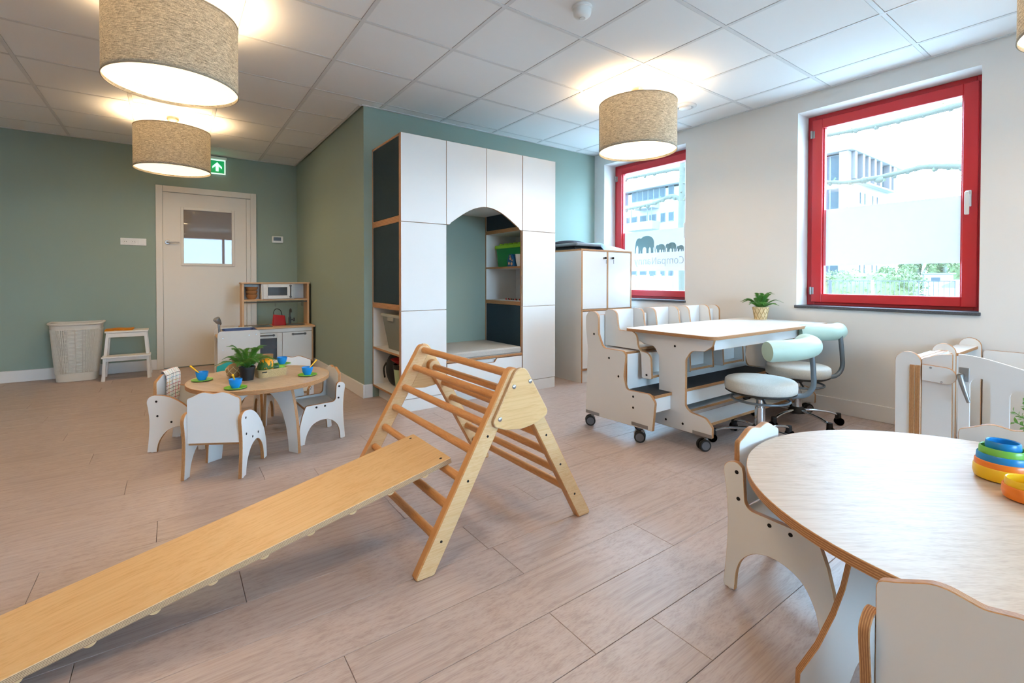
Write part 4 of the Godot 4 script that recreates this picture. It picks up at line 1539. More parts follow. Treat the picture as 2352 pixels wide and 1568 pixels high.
	g.use("wicker").lathe([Vector2(0, 0.0), Vector2(0.03, 0.0), Vector2(0.042, 0.04), Vector2(0.046, 0.085), Vector2(0.042, 0.085), Vector2(0.038, 0.04), Vector2(0.026, 0.005), Vector2(0, 0.005)], 24)
	solo("woven_bowl", g, "brown woven bowl behind the jute basket", "bowl", on_level(612, 842, 0.43) + Vector3(0.0, 0, -0.01))

	# near table
	C = Vector3(1.715, 0, -0.205)
	pr = [[0.0, 0.454], [0.404, 0.454], [0.404, 0.38], [0.409, 0.335], [0.424, 0.267], [0.448, 0.199], [0.486, 0.119], [0.533, 0.05], [0.535, 0.0], [0.42, 0.0], [0.395, 0.07], [0.352, 0.15], [0.298, 0.225], [0.23, 0.285], [0.155, 0.325], [0.08, 0.345], [0.0, 0.352]]
	round_table("round_table", "large low round table with pale oak top and stacking cups", C, 0.48, 0.602, pr, heading(-0.79, -0.61))
	var gB := "white plywood toddler chairs at the large table"
	make_chair("white toddler chair at the large round table, its back to the stools", false, 1.0, 0.312, Vector3(1.690, 0, -0.861), heading(0.0, 1.0), gB)
	make_chair("white toddler chair at the large round table, its back to the ramp", false, 1.0, 0.316, Vector3(1.022, 0, -0.160), heading(1.0, 0.0), gB)
	make_chair("white toddler chair at the large round table, its back to the playpen gate", false, 1.0, 0.312, Vector3(2.405, 0, -0.300), heading(-1.0, 0.05), gB)
	# stacking cups
	var sp := on_level(2303, 1100, 0.4803)
	cup_stack(sp, [[0.062, 0.038, "stack_yellow", "yellow"], [0.059, 0.036, "stack_orange", "orange"], [0.055, 0.036, "stack_blue", "blue"], [0.050, 0.036, "stack_green", "green"], [0.037, 0.034, "stack_blue", "small blue"]], "in the tall stack")
	cup_stack(on_level(2366, 1150, 0.4803), [[0.052, 0.036, "stack_orange", "orange"], [0.047, 0.034, "stack_yellow", "yellow"]], "in the low stack")
	# bushy plant beside the cups
	var bp := thing("bushy_plant", "small leafed artificial bush beside the tall stack of cups", "plant", on_level(2412, 1062, 0.4803))
	g = G.new()
	g.use("white_plastic").lathe([Vector2(0, 0), Vector2(0.040, 0.0), Vector2(0.048, 0.085), Vector2(0.044, 0.085), Vector2(0.042, 0.07), Vector2(0, 0.07)], 28)
	part("pot", g, bp)
	var r := RandomNumberGenerator.new()
	r.seed = 5
	for b in 26:
		g = G.new()
		var az := r.randf() * TAU
		var el := r.randf_range(0.15, 1.3)
		var L := r.randf_range(0.09, 0.145)
		var dir := Vector3(cos(az) * cos(el), sin(el), sin(az) * cos(el))
		var pts := [Vector3(0, 0.07, 0), Vector3(0, 0.075, 0) + dir * L * 0.5, Vector3(0, 0.07, 0) + dir * L]
		g.use("bush_leaf").tube(pts, 0.0012, 5)
		for i in 16:
			var q: Vector3 = (pts[0] as Vector3).lerp(pts[2], 0.25 + 0.75 * i / 15.0)
			var a2 := r.randf() * TAU
			var side := dir.cross(Vector3(cos(a2), 0.3, sin(a2))).normalized()
			var tip := q + (side * 0.8 + dir * 0.6).normalized() * r.randf_range(0.012, 0.019)
			var wv := dir.cross(side).normalized() * 0.0042
			g.use("bush_leaf")
			var mid := q.lerp(tip, 0.5) + dir * 0.002
			var nn := wv.cross(tip - q).normalized()
			g.tri(q, mid + wv, tip, nn, nn, nn)
			g.tri(q, tip, mid - wv, nn, nn, nn)
		part("sprig", g, bp)

func cup_stack(p: Vector3, rows: Array, where: String) -> void:
	var y := 0.0
	for k in rows.size():
		var r: float = rows[k][0]
		var h: float = rows[k][1]
		var g := G.new()
		g.use(rows[k][2]).lathe([Vector2(0, 0.0), Vector2(r - 0.012, 0.0), Vector2(r - 0.003, 0.004), Vector2(r, 0.016), Vector2(r - 0.001, h - 0.003), Vector2(r - 0.003, h), Vector2(r - 0.005, h - 0.002), Vector2(r - 0.006, 0.012), Vector2(r - 0.014, 0.004), Vector2(0, 0.004)], 48)
		if k == rows.size() - 1:
			g.lathe([Vector2(0.0, 0.016), Vector2(0.010, 0.014), Vector2(0.016, 0.004), Vector2(0, 0.004)], 20)
		solo("stacking_cup", g, "%s stacking cup %s" % [rows[k][3], where], "stacking cup", p + Vector3(0, y, 0), 0.0, "stacking cups")
		y += 0.0185

# where the line of sight through a photo pixel meets a level surface
func on_level(u: float, v: float, y: float) -> Vector3:
	var b := Basis.from_euler(Vector3(-0.0133, -0.6179, 0.0007))
	var d := b * Vector3((u - 1159.1) / 1078.2, -(v - 657.3) / 1078.2, -1.0)
	return Vector3(0, 1.043, 0) + d * ((y - 1.043) / d.y)

func fern(parent: Node3D, at: Vector3, size: float, n: int, m1: String, m2: String, seed_: int) -> void:
	var r := RandomNumberGenerator.new()
	r.seed = seed_
	for k in n:
		var g := G.new()
		var az := TAU * k / n * 2.0 + r.randf_range(-0.3, 0.3)
		var inner := k < n / 3
		var reach := size * (r.randf_range(0.45, 0.7) if inner else r.randf_range(0.85, 1.12))
		var rise := size * (r.randf_range(0.75, 0.95) if inner else r.randf_range(0.35, 0.62))
		var o := Vector3(cos(az), 0, sin(az))
		var pts := spline3([at, at + o * reach * 0.28 + Vector3(0, rise * 0.62, 0), at + o * reach * 0.62 + Vector3(0, rise * 0.98, 0), at + o * reach + Vector3(0, rise * (0.70 if not inner else 1.0), 0)], 7)
		g.use(m1).tube(pts, 0.0011, 4)
		var side := o.cross(Vector3.UP).normalized()
		for i in range(4, pts.size()):
			var f := float(i) / (pts.size() - 1)
			var l := size * 0.30 * sin(clampf(f * 1.05, 0, 1) * PI * 0.93 + 0.2)
			l = maxf(l, size * 0.04)
			var d: Vector3 = (pts[i] - pts[i - 1]).normalized()
			for sg in [-1.0, 1.0]:
				for hf in [0.0, 0.5]:
					var q: Vector3 = pts[i] - d * hf * (pts[i] - pts[i - 1]).length()
					var tip: Vector3 = q + (side * sg * 0.86 + d * 0.52 - Vector3(0, 0.16, 0)).normalized() * l * r.randf_range(0.9, 1.08)
					var wv: Vector3 = d * size * 0.019
					var mid: Vector3 = q.lerp(tip, 0.45) + Vector3(0, l * 0.06, 0)
					var nn := (tip - q).cross(wv).normalized() * (1.0 if (tip - q).cross(wv).y > 0 else -1.0)
					g.use(m1 if r.randf() < 0.5 else m2)
					g.tri(q, mid + wv, tip, nn, nn, nn)
					g.tri(q, tip, mid - wv, nn, nn, nn)
		part("frond", g, parent)

# ---------------------------------------------------------------- climbing triangle and ramp
func bar_outline(foot: Vector2, top: Vector2, w: float, cut: bool) -> PackedVector2Array:
	var d := (top - foot).normalized()
	var n := Vector2(-d.y, d.x) * w / 2
	var k := []
	if cut:       # sawn level on the floor, corners eased
		var a := foot + n - d * ((foot + n).y / d.y)
		var b := foot - n - d * ((foot - n).y / d.y)
		k = [[a.x, a.y, 0.010], [b.x, b.y, 0.010]]
	else:
		k = [[(foot + n).x, (foot + n).y, 0.01], [(foot - n).x, (foot - n).y, 0.01]]
	k.append([(top - n).x, (top - n).y, w * 0.47])
	k.append([(top + n).x, (top + n).y, w * 0.47])
	return rp(k)

func build_climbing() -> void:
	var t := thing("climbing_triangle", "wooden climbing triangle with round rungs in the open floor", "climbing frame")
	var zn := -1.50
	var zf := -2.315
	var lx := func(y: float) -> float: return 0.712 + 0.585 * y
	var rx := func(y: float) -> float: return 1.492 - 0.565 * y
	var rail_t := 0.036
	for z in [zn, zf]:
		var out: float = 1.0 if z == zn else -1.0
		var g := G.new()
		g.at(Vector3(0, 0, z)).sheet(bar_outline(Vector2(lx.call(0.0), 0.0), Vector2(lx.call(0.692), 0.692), 0.068, true), rail_t, "rail_wood", "rung", 0.004, Vector2(1, 1))
		var ra := part("rail", g, t)
		g = G.new()
		g.at(Vector3(0, 0, z)).sheet(bar_outline(Vector2(rx.call(0.0), 0.0), Vector2(rx.call(0.605), 0.605), 0.064, true), rail_t, "rail_wood", "rung", 0.004)
		var rb := part("rail", g, t)
		# cheek plate outside the rails
		var o := rp([[1.118, 0.732, 0.045], [1.262, 0.505, 0.020]])
		o.append_array(spline([Vector2(1.245, 0.494), Vector2(1.19, 0.470), Vector2(1.125, 0.462), Vector2(1.06, 0.470), Vector2(1.005, 0.497)], 4))
		g = G.new()
		g.at(Vector3(0, 0, z + out * (rail_t / 2 + 0.0095))).sheet(rp([[1.122, 0.736, 0.040], [1.268, 0.496, 0.022], [1.20, 0.466, 0.09], [1.125, 0.455, 0.12], [1.05, 0.464, 0.09], [0.982, 0.490, 0.022]]), 0.018, "birch", "ply_pale", 0.003)
		var pl := part("cheek_plate", g, t)
		for q in [[1.085, 0.628], [1.165, 0.640], [1.018, 0.512]]:
			var b := G.new()
			b.use("screw").at(Vector3(q[0], q[1], z + out * (rail_t / 2 + 0.0185)), Basis(Vector3.RIGHT, out * PI / 2)).lathe([Vector2(0.009, 0), Vector2(0.0085, 0.003), Vector2(0.005, 0.0052), Vector2(0, 0.0056)], 14)
			part("bolt", b, pl)
		for y in [0.112, 0.301, 0.45]:
			var b := G.new()
			b.use("bolt").at(Vector3(lx.call(y), y, z + out * rail_t / 2), Basis(Vector3.RIGHT, out * PI / 2)).lathe([Vector2(0.005, 0), Vector2(0.0045, 0.0012), Vector2(0, 0.0008)], 10)
			part("screw", b, ra)
		for y in [0.112, 0.26, 0.40]:
			var b := G.new()
			b.use("bolt").at(Vector3(rx.call(y), y, z + out * rail_t / 2), Basis(Vector3.RIGHT, out * PI / 2)).lathe([Vector2(0.005, 0), Vector2(0.0045, 0.0012), Vector2(0, 0.0008)], 10)
			part("screw", b, rb)
	for y in [0.668, 0.580, 0.482, 0.388, 0.295, 0.205, 0.112]:
		var g := G.new()
		g.use("rung").tube([Vector3(lx.call(y), y, zn), Vector3(lx.call(y), y, zf)], 0.0165, 14)
		part("rung", g, t)
	for y in [0.570, 0.480, 0.392, 0.304, 0.216, 0.127]:
		var g := G.new()
		g.use("rung").tube([Vector3(rx.call(y), y, zn), Vector3(rx.call(y), y, zf)], 0.0165, 14)
		part("rung", g, t)
	# ramp: a plywood board hooked on the fifth rung
	var s := 0.219
	var ang := atan(s)
	var ln := 1.49
	var r := thing("climbing_ramp", "long birch plywood ramp hooked on the climbing triangle", "ramp", Vector3(0.902, 0.338, (-1.99 - 1.635) / 2))
	r.rotation = Vector3(0, 0, ang)
	var g := G.new()
	g.at(Vector3(0, -0.0105, 0), FLAT).sheet(rect(-ln, -0.1775, 0.0, 0.1775, 0.006), 0.021, "birch", "ply_pale", 0.0015)
	part("board", g, r)
	for k in 10:
		g = G.new()
		var x := -0.115 - k * 0.143
		var pts := PackedVector2Array()
		for i in 9:
			var a := PI * i / 8
			pts.append(Vector2(x + cos(a) * 0.015, -0.0212 - sin(a) * 0.013))
		g.sheet(pts, 0.335, "rail_wood", "rail_wood", 0.001)
		part("cleat", g, r)
	for z in [-0.10, 0.10]:
		g = G.new()
		g.at(Vector3(0, 0, z)).sheet(rp([[-0.002, -0.0212, 0], [-0.002, -0.050, 0.006], [-0.016, -0.050, 0.006], [-0.016, -0.0212, 0]]), 0.09, "rail_wood", "rail_wood", 0.002)
		part("hook_block", g, r)
	for z in [-0.145, 0.145]:
		g = G.new()
		g.use("bolt").lathe([Vector2(0.006, 0.0), Vector2(0.005, 0.0008), Vector2(0, 0.0005)], 12, Vector3(-0.03, 0, z))
		part("screw", g, r)

# ---------------------------------------------------------------- high table, bench, stools
func caster(parent: Node3D, at: Vector3, turn: float, black := false) -> void:
	var bs := Basis(Vector3.UP, turn)
	var g := G.new()
	g.at(at, bs).use("rubber" if black else "grey_tube")
	g.box(Vector3(-0.006, 0.050, 0), Vector3(0.034, 0.034, 0.016), 0.005)
	g.use("steel").lathe([Vector2(0.010, 0.060), Vector2(0.010, 0.076), Vector2(0, 0.076)], 12)
	var f := part("caster", g, parent)
	for sg in [-1.0, 1.0]:
		var w := G.new()
		w.at(at + bs * Vector3(-0.016, 0.036, sg * 0.017), bs * Basis(Vector3.RIGHT, PI / 2))
		w.use("rubber").lathe([Vector2(0.026, -0.010), Vector2(0.034, -0.010), Vector2(0.036, -0.006), Vector2(0.036, 0.006), Vector2(0.034, 0.010), Vector2(0.026, 0.010)], 22)
		w.use("rubber" if black else "wheel_grey").lathe([Vector2(0, 0.0085), Vector2(0.018, 0.0085), Vector2(0.026, 0.010)], 22)
		w.lathe([Vector2(0.026, -0.010), Vector2(0.018, -0.0085), Vector2(0, -0.0085)], 22)
		part("wheel", w, f)

func side_bolt(parent: Node3D, x: float, y: float, z: float, sg: float) -> void:
	var q := G.new()
	q.use("bolt").at(Vector3(x, y, z), Basis(Vector3.FORWARD, sg * PI / 2)).lathe([Vector2(0.0078, 0.0), Vector2(0.0072, 0.0016), Vector2(0.0045, 0.0022), Vector2(0, 0.0014)], 12)
	part("bolt", q, parent)

func build_high_table() -> void:
	var t := thing("high_table", "white rectangular table on wheels with plywood edges under the small fern", "table")
	var g := G.new()
	g.at(Vector3(0, 0.6995, 0), FLAT).sheet(rect(2.58, -2.190, 4.195, -1.520, 0.045), 0.021, "laminate", "ply", 0.0015)
	part("tabletop", g, t)
	var half := [[0.292, 0.6885, 0.0], [0.280, 0.640, 0.045], [0.230, 0.606, 0.02], [0.140, 0.600, 0.05], [0.100, 0.540, 0.03], [0.098, 0.24, 0.04], [0.135, 0.212, 0.03], [0.240, 0.198, 0.05], [0.282, 0.150, 0.02], [0.280, 0.083, 0.004]]
	var o := []
	for q in half:
		o.append([-1.835 - 0.022 + q[0], q[1], q[2]])
	for i in range(half.size() - 1, -1, -1):
		var q: Array = half[i]
		o.append([-1.835 - 0.022 - q[0], q[1], q[2]])
	for x in [2.668, 4.105]:
		g = G.new()
		g.at(Vector3(x, 0, 0), UPRIGHT_X).sheet(rp(o), 0.021, "laminate", "ply", 0.0015)
		var ep := part("end_panel", g, t)
		if x < 3.0:
			for q in [[0.616, -1.835], [0.125, -1.90], [0.127, -1.775]]:
				side_bolt(ep, x - 0.0105, q[0], q[1], -1.0)
			for z in [-1.64, -2.07]:
				g = G.new()
				g.use("steel").box(Vector3(x - 0.012, 0.094, z), Vector3(0.003, 0.022, 0.13), 0.001)
				part("caster_plate", g, ep)
	for q in [[-1.588, 0.652, 0.072, 0.018], [-2.12, 0.652, 0.072, 0.018], [-1.857, 0.645, 0.085, 0.018]]:
		g = G.new()
		g.at(Vector3(0, 0, q[0])).sheet(rect(2.680, q[1] - q[2] / 2, 4.094, q[1] + q[2] / 2), q[3], "laminate", "ply", 0.001)
		part("apron", g, t)
	for q in [[-1.975, 0.14], [-1.72, 0.14]]:
		g = G.new()
		g.at(Vector3(0, q[1], q[0]), FLAT).sheet(rect(2.680, -0.085, 4.094, 0.085), 0.018, "laminate", "ply", 0.001)
		part("lower_board", g, t)
	g = G.new()
	g.at(Vector3(0, 0.40, -1.857)).sheet(rect(4.0, 0.12 - 0.4, 4.094, 0.6 - 0.4), 0.018, "laminate", "ply", 0.001)
	part("stiffener", g, t)
	for x in [2.668, 4.105]:
		for z in [-1.62, -2.10]:
			caster(t, Vector3(x, 0, z), -0.5 if z > -2 else -1.0)
	# fern in a woven pot on the table
	var fp := thing("potted_fern", "small green fern in a pale woven pot on the white table", "plant", Vector3(4.085, 0.7105, -1.99))
	g = G.new()
	g.use("wicker_pale").lathe([Vector2(0, 0), Vector2(0.045, 0.0), Vector2(0.052, 0.05), Vector2(0.062, 0.105), Vector2(0.058, 0.105), Vector2(0.05, 0.07), Vector2(0, 0.07)], 32)
	part("pot", g, fp)
	g = G.new()
	g.use("jute")
	for k in 11:
		for sg in [-1.0, 1.0]:
			var pts := []
			for i in 7:
				var f := float(i) / 6
				var an: float = TAU * k / 11 + sg * f * 0.8
				var rr := 0.0455 + 0.0165 * f + 0.0008
				pts.append(Vector3(cos(an) * rr, 0.004 + f * 0.098, sin(an) * rr))
			g.tube(pts, 0.0022, 5)
	part("weave", g, fp)
	fern(fp, Vector3(0, 0.085, 0), 0.155, 16, "leaf", "leaf", 8)
	# bench with three child seats
	var b := thing("seat_bench", "white wheeled bench with child seats behind the white table", "bench")
	var z0 := -2.44
	var eo := rp([[z0, 0.078, 0.004], [z0 + 0.582, 0.090, 0.006], [z0 + 0.602, 0.275, 0.03], [z0 + 0.56, 0.322, 0.04], [z0 + 0.375, 0.316, 0.03], [z0 + 0.352, 0.40, 0.05], [z0 + 0.371, 0.569, 0.035], [z0 + 0.165, 0.569, 0.05], [z0 + 0.122, 0.66, 0.06], [z0 + 0.120, 0.820, 0.05], [z0, 0.820, 0.055], [z0, 0.70, 0.05], [z0 + 0.020, 0.55, 0.1]])
	for x in [2.470, 4.02]:
		g = G.new()
		g.at(Vector3(x, 0, 0), UPRIGHT_X).sheet(eo, 0.021, "laminate", "ply", 0.0015)
		var ep := part("end_panel", g, b)
		if x < 3.0:
			for q in [[0.659, 0.082], [0.507, 0.223], [0.393, 0.307], [0.281, 0.432], [0.209, 0.432]]:
				side_bolt(ep, x - 0.0105, q[0], z0 + q[1], -1.0)
			for q in [[0.085, 0.07], [0.098, 0.485]]:
				g = G.new()
				g.use("steel").box(Vector3(x - 0.012, q[0] + 0.008, z0 + q[1]), Vector3(0.003, 0.022, 0.13), 0.001)
				part("caster_plate", g, ep)
	g = G.new()
	g.at(Vector3(0, 0.303, z0 + 0.47), FLAT).sheet(rect(2.481, -0.115, 4.009, 0.115), 0.020, "anti_slip", "ply", 0.001)
	part("foot_board", g, b, Vector3.ZERO, "dark anti-slip foot board")
	g = G.new()
	g.at(Vector3(0, 0, z0 + 0.565)).sheet(rect(2.481, 0.20, 4.009, 0.292), 0.018, "laminate", "ply", 0.001)
	part("front_board", g, b)
	g = G.new()
	g.at(Vector3(0, 0, z0 + 0.355)).sheet(rp([[2.481, 0.10, 0], [4.009, 0.10, 0], [4.009, 0.55, 0], [2.481, 0.55, 0]]), 0.018, "laminate", "ply", 0.001)
	part("riser", g, b)
	g = G.new()
	g.at(Vector3(0, 0.552, z0 + 0.21), FLAT).sheet(rect(2.481, -0.15, 4.009, 0.14), 0.018, "laminate", "ply", 0.001)
	part("seat_board", g, b)
	g = G.new()
	g.at(Vector3(0, 0, z0 + 0.055)).sheet(rect(2.481, 0.50, 4.009, 0.790, 0.01), 0.018, "laminate", "ply", 0.001)
	part("backrest", g, b)
	for x in [2.50, 3.99]:
		for z in [z0 + 0.06, z0 + 0.50]:
			caster(b, Vector3(x - (0.03 if x < 3 else -0.03), 0, z), -0.75 if z < -2.2 else -0.95)
	# removable child seats hung over the bench
	var place := ["nearest the cupboard side end", "in the middle of the bench", "next to the window wall"]
	for k in 3:
		var x0 := 2.585 + k * 0.435
		var s := thing("child_seat", ["white plywood child seat at the wheeled end of the bench", "white plywood child seat in the middle of the bench", "white plywood child seat on the bench nearest the window wall"][k], "child seat", Vector3(x0, 0, 0), 0.0, "child seats on the bench")
		var so := rp([[z0 + 0.070, 0.57, 0.0], [z0 + 0.070, 0.832, 0.035], [z0 + 0.175, 0.832, 0.05], [z0 + 0.195, 0.690, 0.02], [z0 + 0.350, 0.690, 0.05], [z0 + 0.372, 0.565, 0.05], [z0 + 0.470, 0.555, 0.05], [z0 + 0.480, 0.385, 0.012], [z0 + 0.400, 0.385, 0.012], [z0 + 0.395, 0.535, 0.0], [z0 + 0.38, 0.57, 0.0]])
		for sx in [0.0, 0.292]:
			g = G.new()
			g.at(Vector3(sx + 0.009, 0, 0), UPRIGHT_X).sheet(so, 0.018, "laminate", "ply", 0.0012)
			var sp := part("side_panel", g, s)
			if k == 0 and sx < 0.1:
				side_bolt(sp, 0.0, 0.41, z0 + 0.44, -1.0)
		g = G.new()
		g.at(Vector3(0.155, 0, z0 + 0.085)).sheet(rect(-0.135, 0.60, 0.135, 0.828, 0.012), 0.016, "laminate", "ply", 0.001)
		part("backrest", g, s)
		g = G.new()
		g.at(Vector3(0.155, 0.575, z0 + 0.235), FLAT).sheet(rect(-0.136, -0.14, 0.136, 0.13), 0.016, "laminate", "ply", 0.001)
		part("seat", g, s)
		g = G.new()
		g.at(Vector3(0.155, 0.400, z0 + 0.440), FLAT).sheet(rect(-0.136, -0.035, 0.136, 0.035), 0.016, "laminate", "ply", 0.001)
		part("footrest", g, s)
		g = G.new()
		g.at(Vector3(0.155, 0, z0 + 0.40)).sheet(rect(-0.136, 0.408, 0.136, 0.55), 0.012, "laminate", "ply", 0.001)
		part("calf_board", g, s)
		if k < 2:
			g = G.new()
			g.at(Vector3(0, 0, z0 + 0.100)).sheet(rect(x0 + 0.322, 0.60, x0 + 0.424, 0.792, 0.008), 0.016, "laminate", "ply", 0.001)
			solo("spacer_board", g, ["small white spacer board between the first two child seats", "small white spacer board between the last two child seats"][k], "board", Vector3.ZERO, 0.0, "spacer boards on the bench")

func build_stools() -> void:
	var spots := [[3.04, -1.48, 0.42, 0.2, [Vector3(-0.26, 0.635, 0.165), Vector3(-0.14, 0.64, 0.235), Vector3(0.0, 0.642, 0.255), Vector3(0.13, 0.645, 0.235), Vector3(0.24, 0.645, 0.150)], Vector3(0.165, 0, 0.205)],
		[3.715, -1.545, 0.43, 0.75, [Vector3(0.03, 0.665, 0.045), Vector3(0.13, 0.668, 0.125), Vector3(0.245, 0.67, 0.150), Vector3(0.36, 0.67, 0.135), Vector3(0.44, 0.67, 0.105)], Vector3(0.275, 0, 0.155)]]
	spots[1][4] = [Vector3(0.075, 0.655, -0.02), Vector3(0.16, 0.658, 0.065), Vector3(0.25, 0.66, 0.115), Vector3(0.35, 0.66, 0.125), Vector3(0.43, 0.66, 0.10)]
	for k in 2:
		var q: Array = spots[k]
		var t := thing("swivel_stool", ["round white felt stool with a mint arm roll beside the large round table", "round white felt stool with a mint arm roll beside the window wall skirting"][k], "stool", Vector3(q[0], 0, q[1]), 0.0, "swivel stools with mint rolls")
		var top: float = q[2]
		var g := G.new()
		g.use("seat_felt").lathe([Vector2(0, top - 0.075), Vector2(0.192, top - 0.075), Vector2(0.203, top - 0.068), Vector2(0.206, top - 0.04), Vector2(0.203, top - 0.012), Vector2(0.192, top - 0.002), Vector2(0.12, top + 0.003), Vector2(0, top + 0.004)], 48, Vector3.ZERO, 0.6)
		part("seat", g, t, Vector3.ZERO, "off-white felt seat")
		g = G.new()
		g.use("rubber").lathe([Vector2(0, top - 0.088), Vector2(0.185, top - 0.088), Vector2(0.202, top - 0.078), Vector2(0.200, top - 0.074), Vector2(0, top - 0.074)], 48)
		part("seat_base", g, t)
		g = G.new()
		g.use("chrome").lathe([Vector2(0.021, top - 0.13), Vector2(0.021, 0.24), Vector2(0.030, 0.24), Vector2(0.030, 0.10)], 24)
		part("column", g, t)
		g = G.new()
		g.use("grey_tube").lathe([Vector2(0.045, top - 0.088), Vector2(0.045, top - 0.105), Vector2(0.03, top - 0.13), Vector2(0.0, top - 0.13)], 20)
		part("mechanism", g, t)
		# foot ring
		g = G.new()
		g.use("grey_tube")
		var ring := []
		for i in 33:
			ring.append(Vector3(cos(TAU * i / 32) * 0.165, 0.292, sin(TAU * i / 32) * 0.165))
		g.tube(ring, 0.0075, 8, false)
		for i in 3:
			var a := TAU * i / 3 + 0.4
			g.tube([Vector3(cos(a) * 0.03, top - 0.110, sin(a) * 0.03), Vector3(cos(a) * 0.165, 0.292, sin(a) * 0.165)], 0.0065, 8)
		part("foot_ring", g, t)
		g = G.new()
		g.use("rubber").lathe([Vector2(0.0, 0.125), Vector2(0.036, 0.125), Vector2(0.055, 0.105), Vector2(0.058, 0.085), Vector2(0.03, 0.075), Vector2(0.0, 0.075)], 24)
		part("hub", g, t)
		for i in 5:
			var a: float = TAU * i / 5 + q[3]
			var o := Vector3(cos(a), 0, sin(a))
			g = G.new()
			g.use("chrome").tube(spline3([o * 0.045 + Vector3(0, 0.103, 0), o * 0.14 + Vector3(0, 0.100, 0), o * 0.22 + Vector3(0, 0.090, 0), o * 0.275 + Vector3(0, 0.072, 0)], 4), 0.0125, 10, true, 0.7)
			var sp := part("spoke", g, t)
			g = G.new()
			g.use("rubber").lathe([Vector2(0, 0.088), Vector2(0.017, 0.086), Vector2(0.019, 0.06), Vector2(0.019, 0.042), Vector2(0, 0.042)], 16, o * 0.277)
			part("caster_hood", g, sp)
			var tang := Vector3(-sin(a + i), 0, cos(a + i))
			var bs := Basis(tang.cross(Vector3.UP), Vector3.UP, tang)
			for sg in [-1.0, 1.0]:
				g = G.new()
				g.at(o * 0.283 + Vector3(0, 0.027, 0) + tang * sg * 0.013, bs * Basis(Vector3.RIGHT, PI / 2))
				g.use("rubber").lathe([Vector2(0, -0.009), Vector2(0.022, -0.009), Vector2(0.027, -0.005), Vector2(0.027, 0.005), Vector2(0.022, 0.009), Vector2(0, 0.009)], 18)
				part("wheel", g, sp)
		# arm and roll
		var arm: Vector3 = q[5]
		var roll: Array = q[4]
		var ry: float = (roll[2] as Vector3).y
		g = G.new()
		g.use("grey_tube").tube(spline3([Vector3(0, top - 0.095, 0), arm * 0.72 + Vector3(0, top - 0.098, 0), arm * 0.98 + Vector3(0, top - 0.085, 0), arm * 1.12 + Vector3(0, top - 0.03, 0), arm * 1.12 + Vector3(0, top + 0.06, 0), arm * 1.07 + Vector3(0, ry - 0.02, 0)], 5), 0.0155, 12)
		part("arm", g, t)
		g = G.new()
		var pts := spline3(roll, 6)
		var rad := []
		for i in pts.size():
			rad.append(0.062)
		rad[0] = 0.056
		rad[pts.size() - 1] = 0.048
		rad[pts.size() - 2] = 0.059
		g.use("mint").tube(pts, rad, 24)
		part("arm_roll", g, t, Vector3.ZERO, "mint green upholstered roll")
	# thin white cable hanging down the wall behind the stool
	var c := G.new()
	c.use("white_plastic").tube(spline3([Vector3(XR - 0.02, 0.45, -1.86), Vector3(XR - 0.025, 0.30, -1.85), Vector3(XR - 0.03, 0.18, -1.80), Vector3(XR - 0.022, 0.05, -1.84), Vector3(XR - 0.03, 0.005, -1.88)], 5), 0.003, 6)
	solo("wall_cable", c, "thin white cable hanging on the window wall behind the stools", "cable")

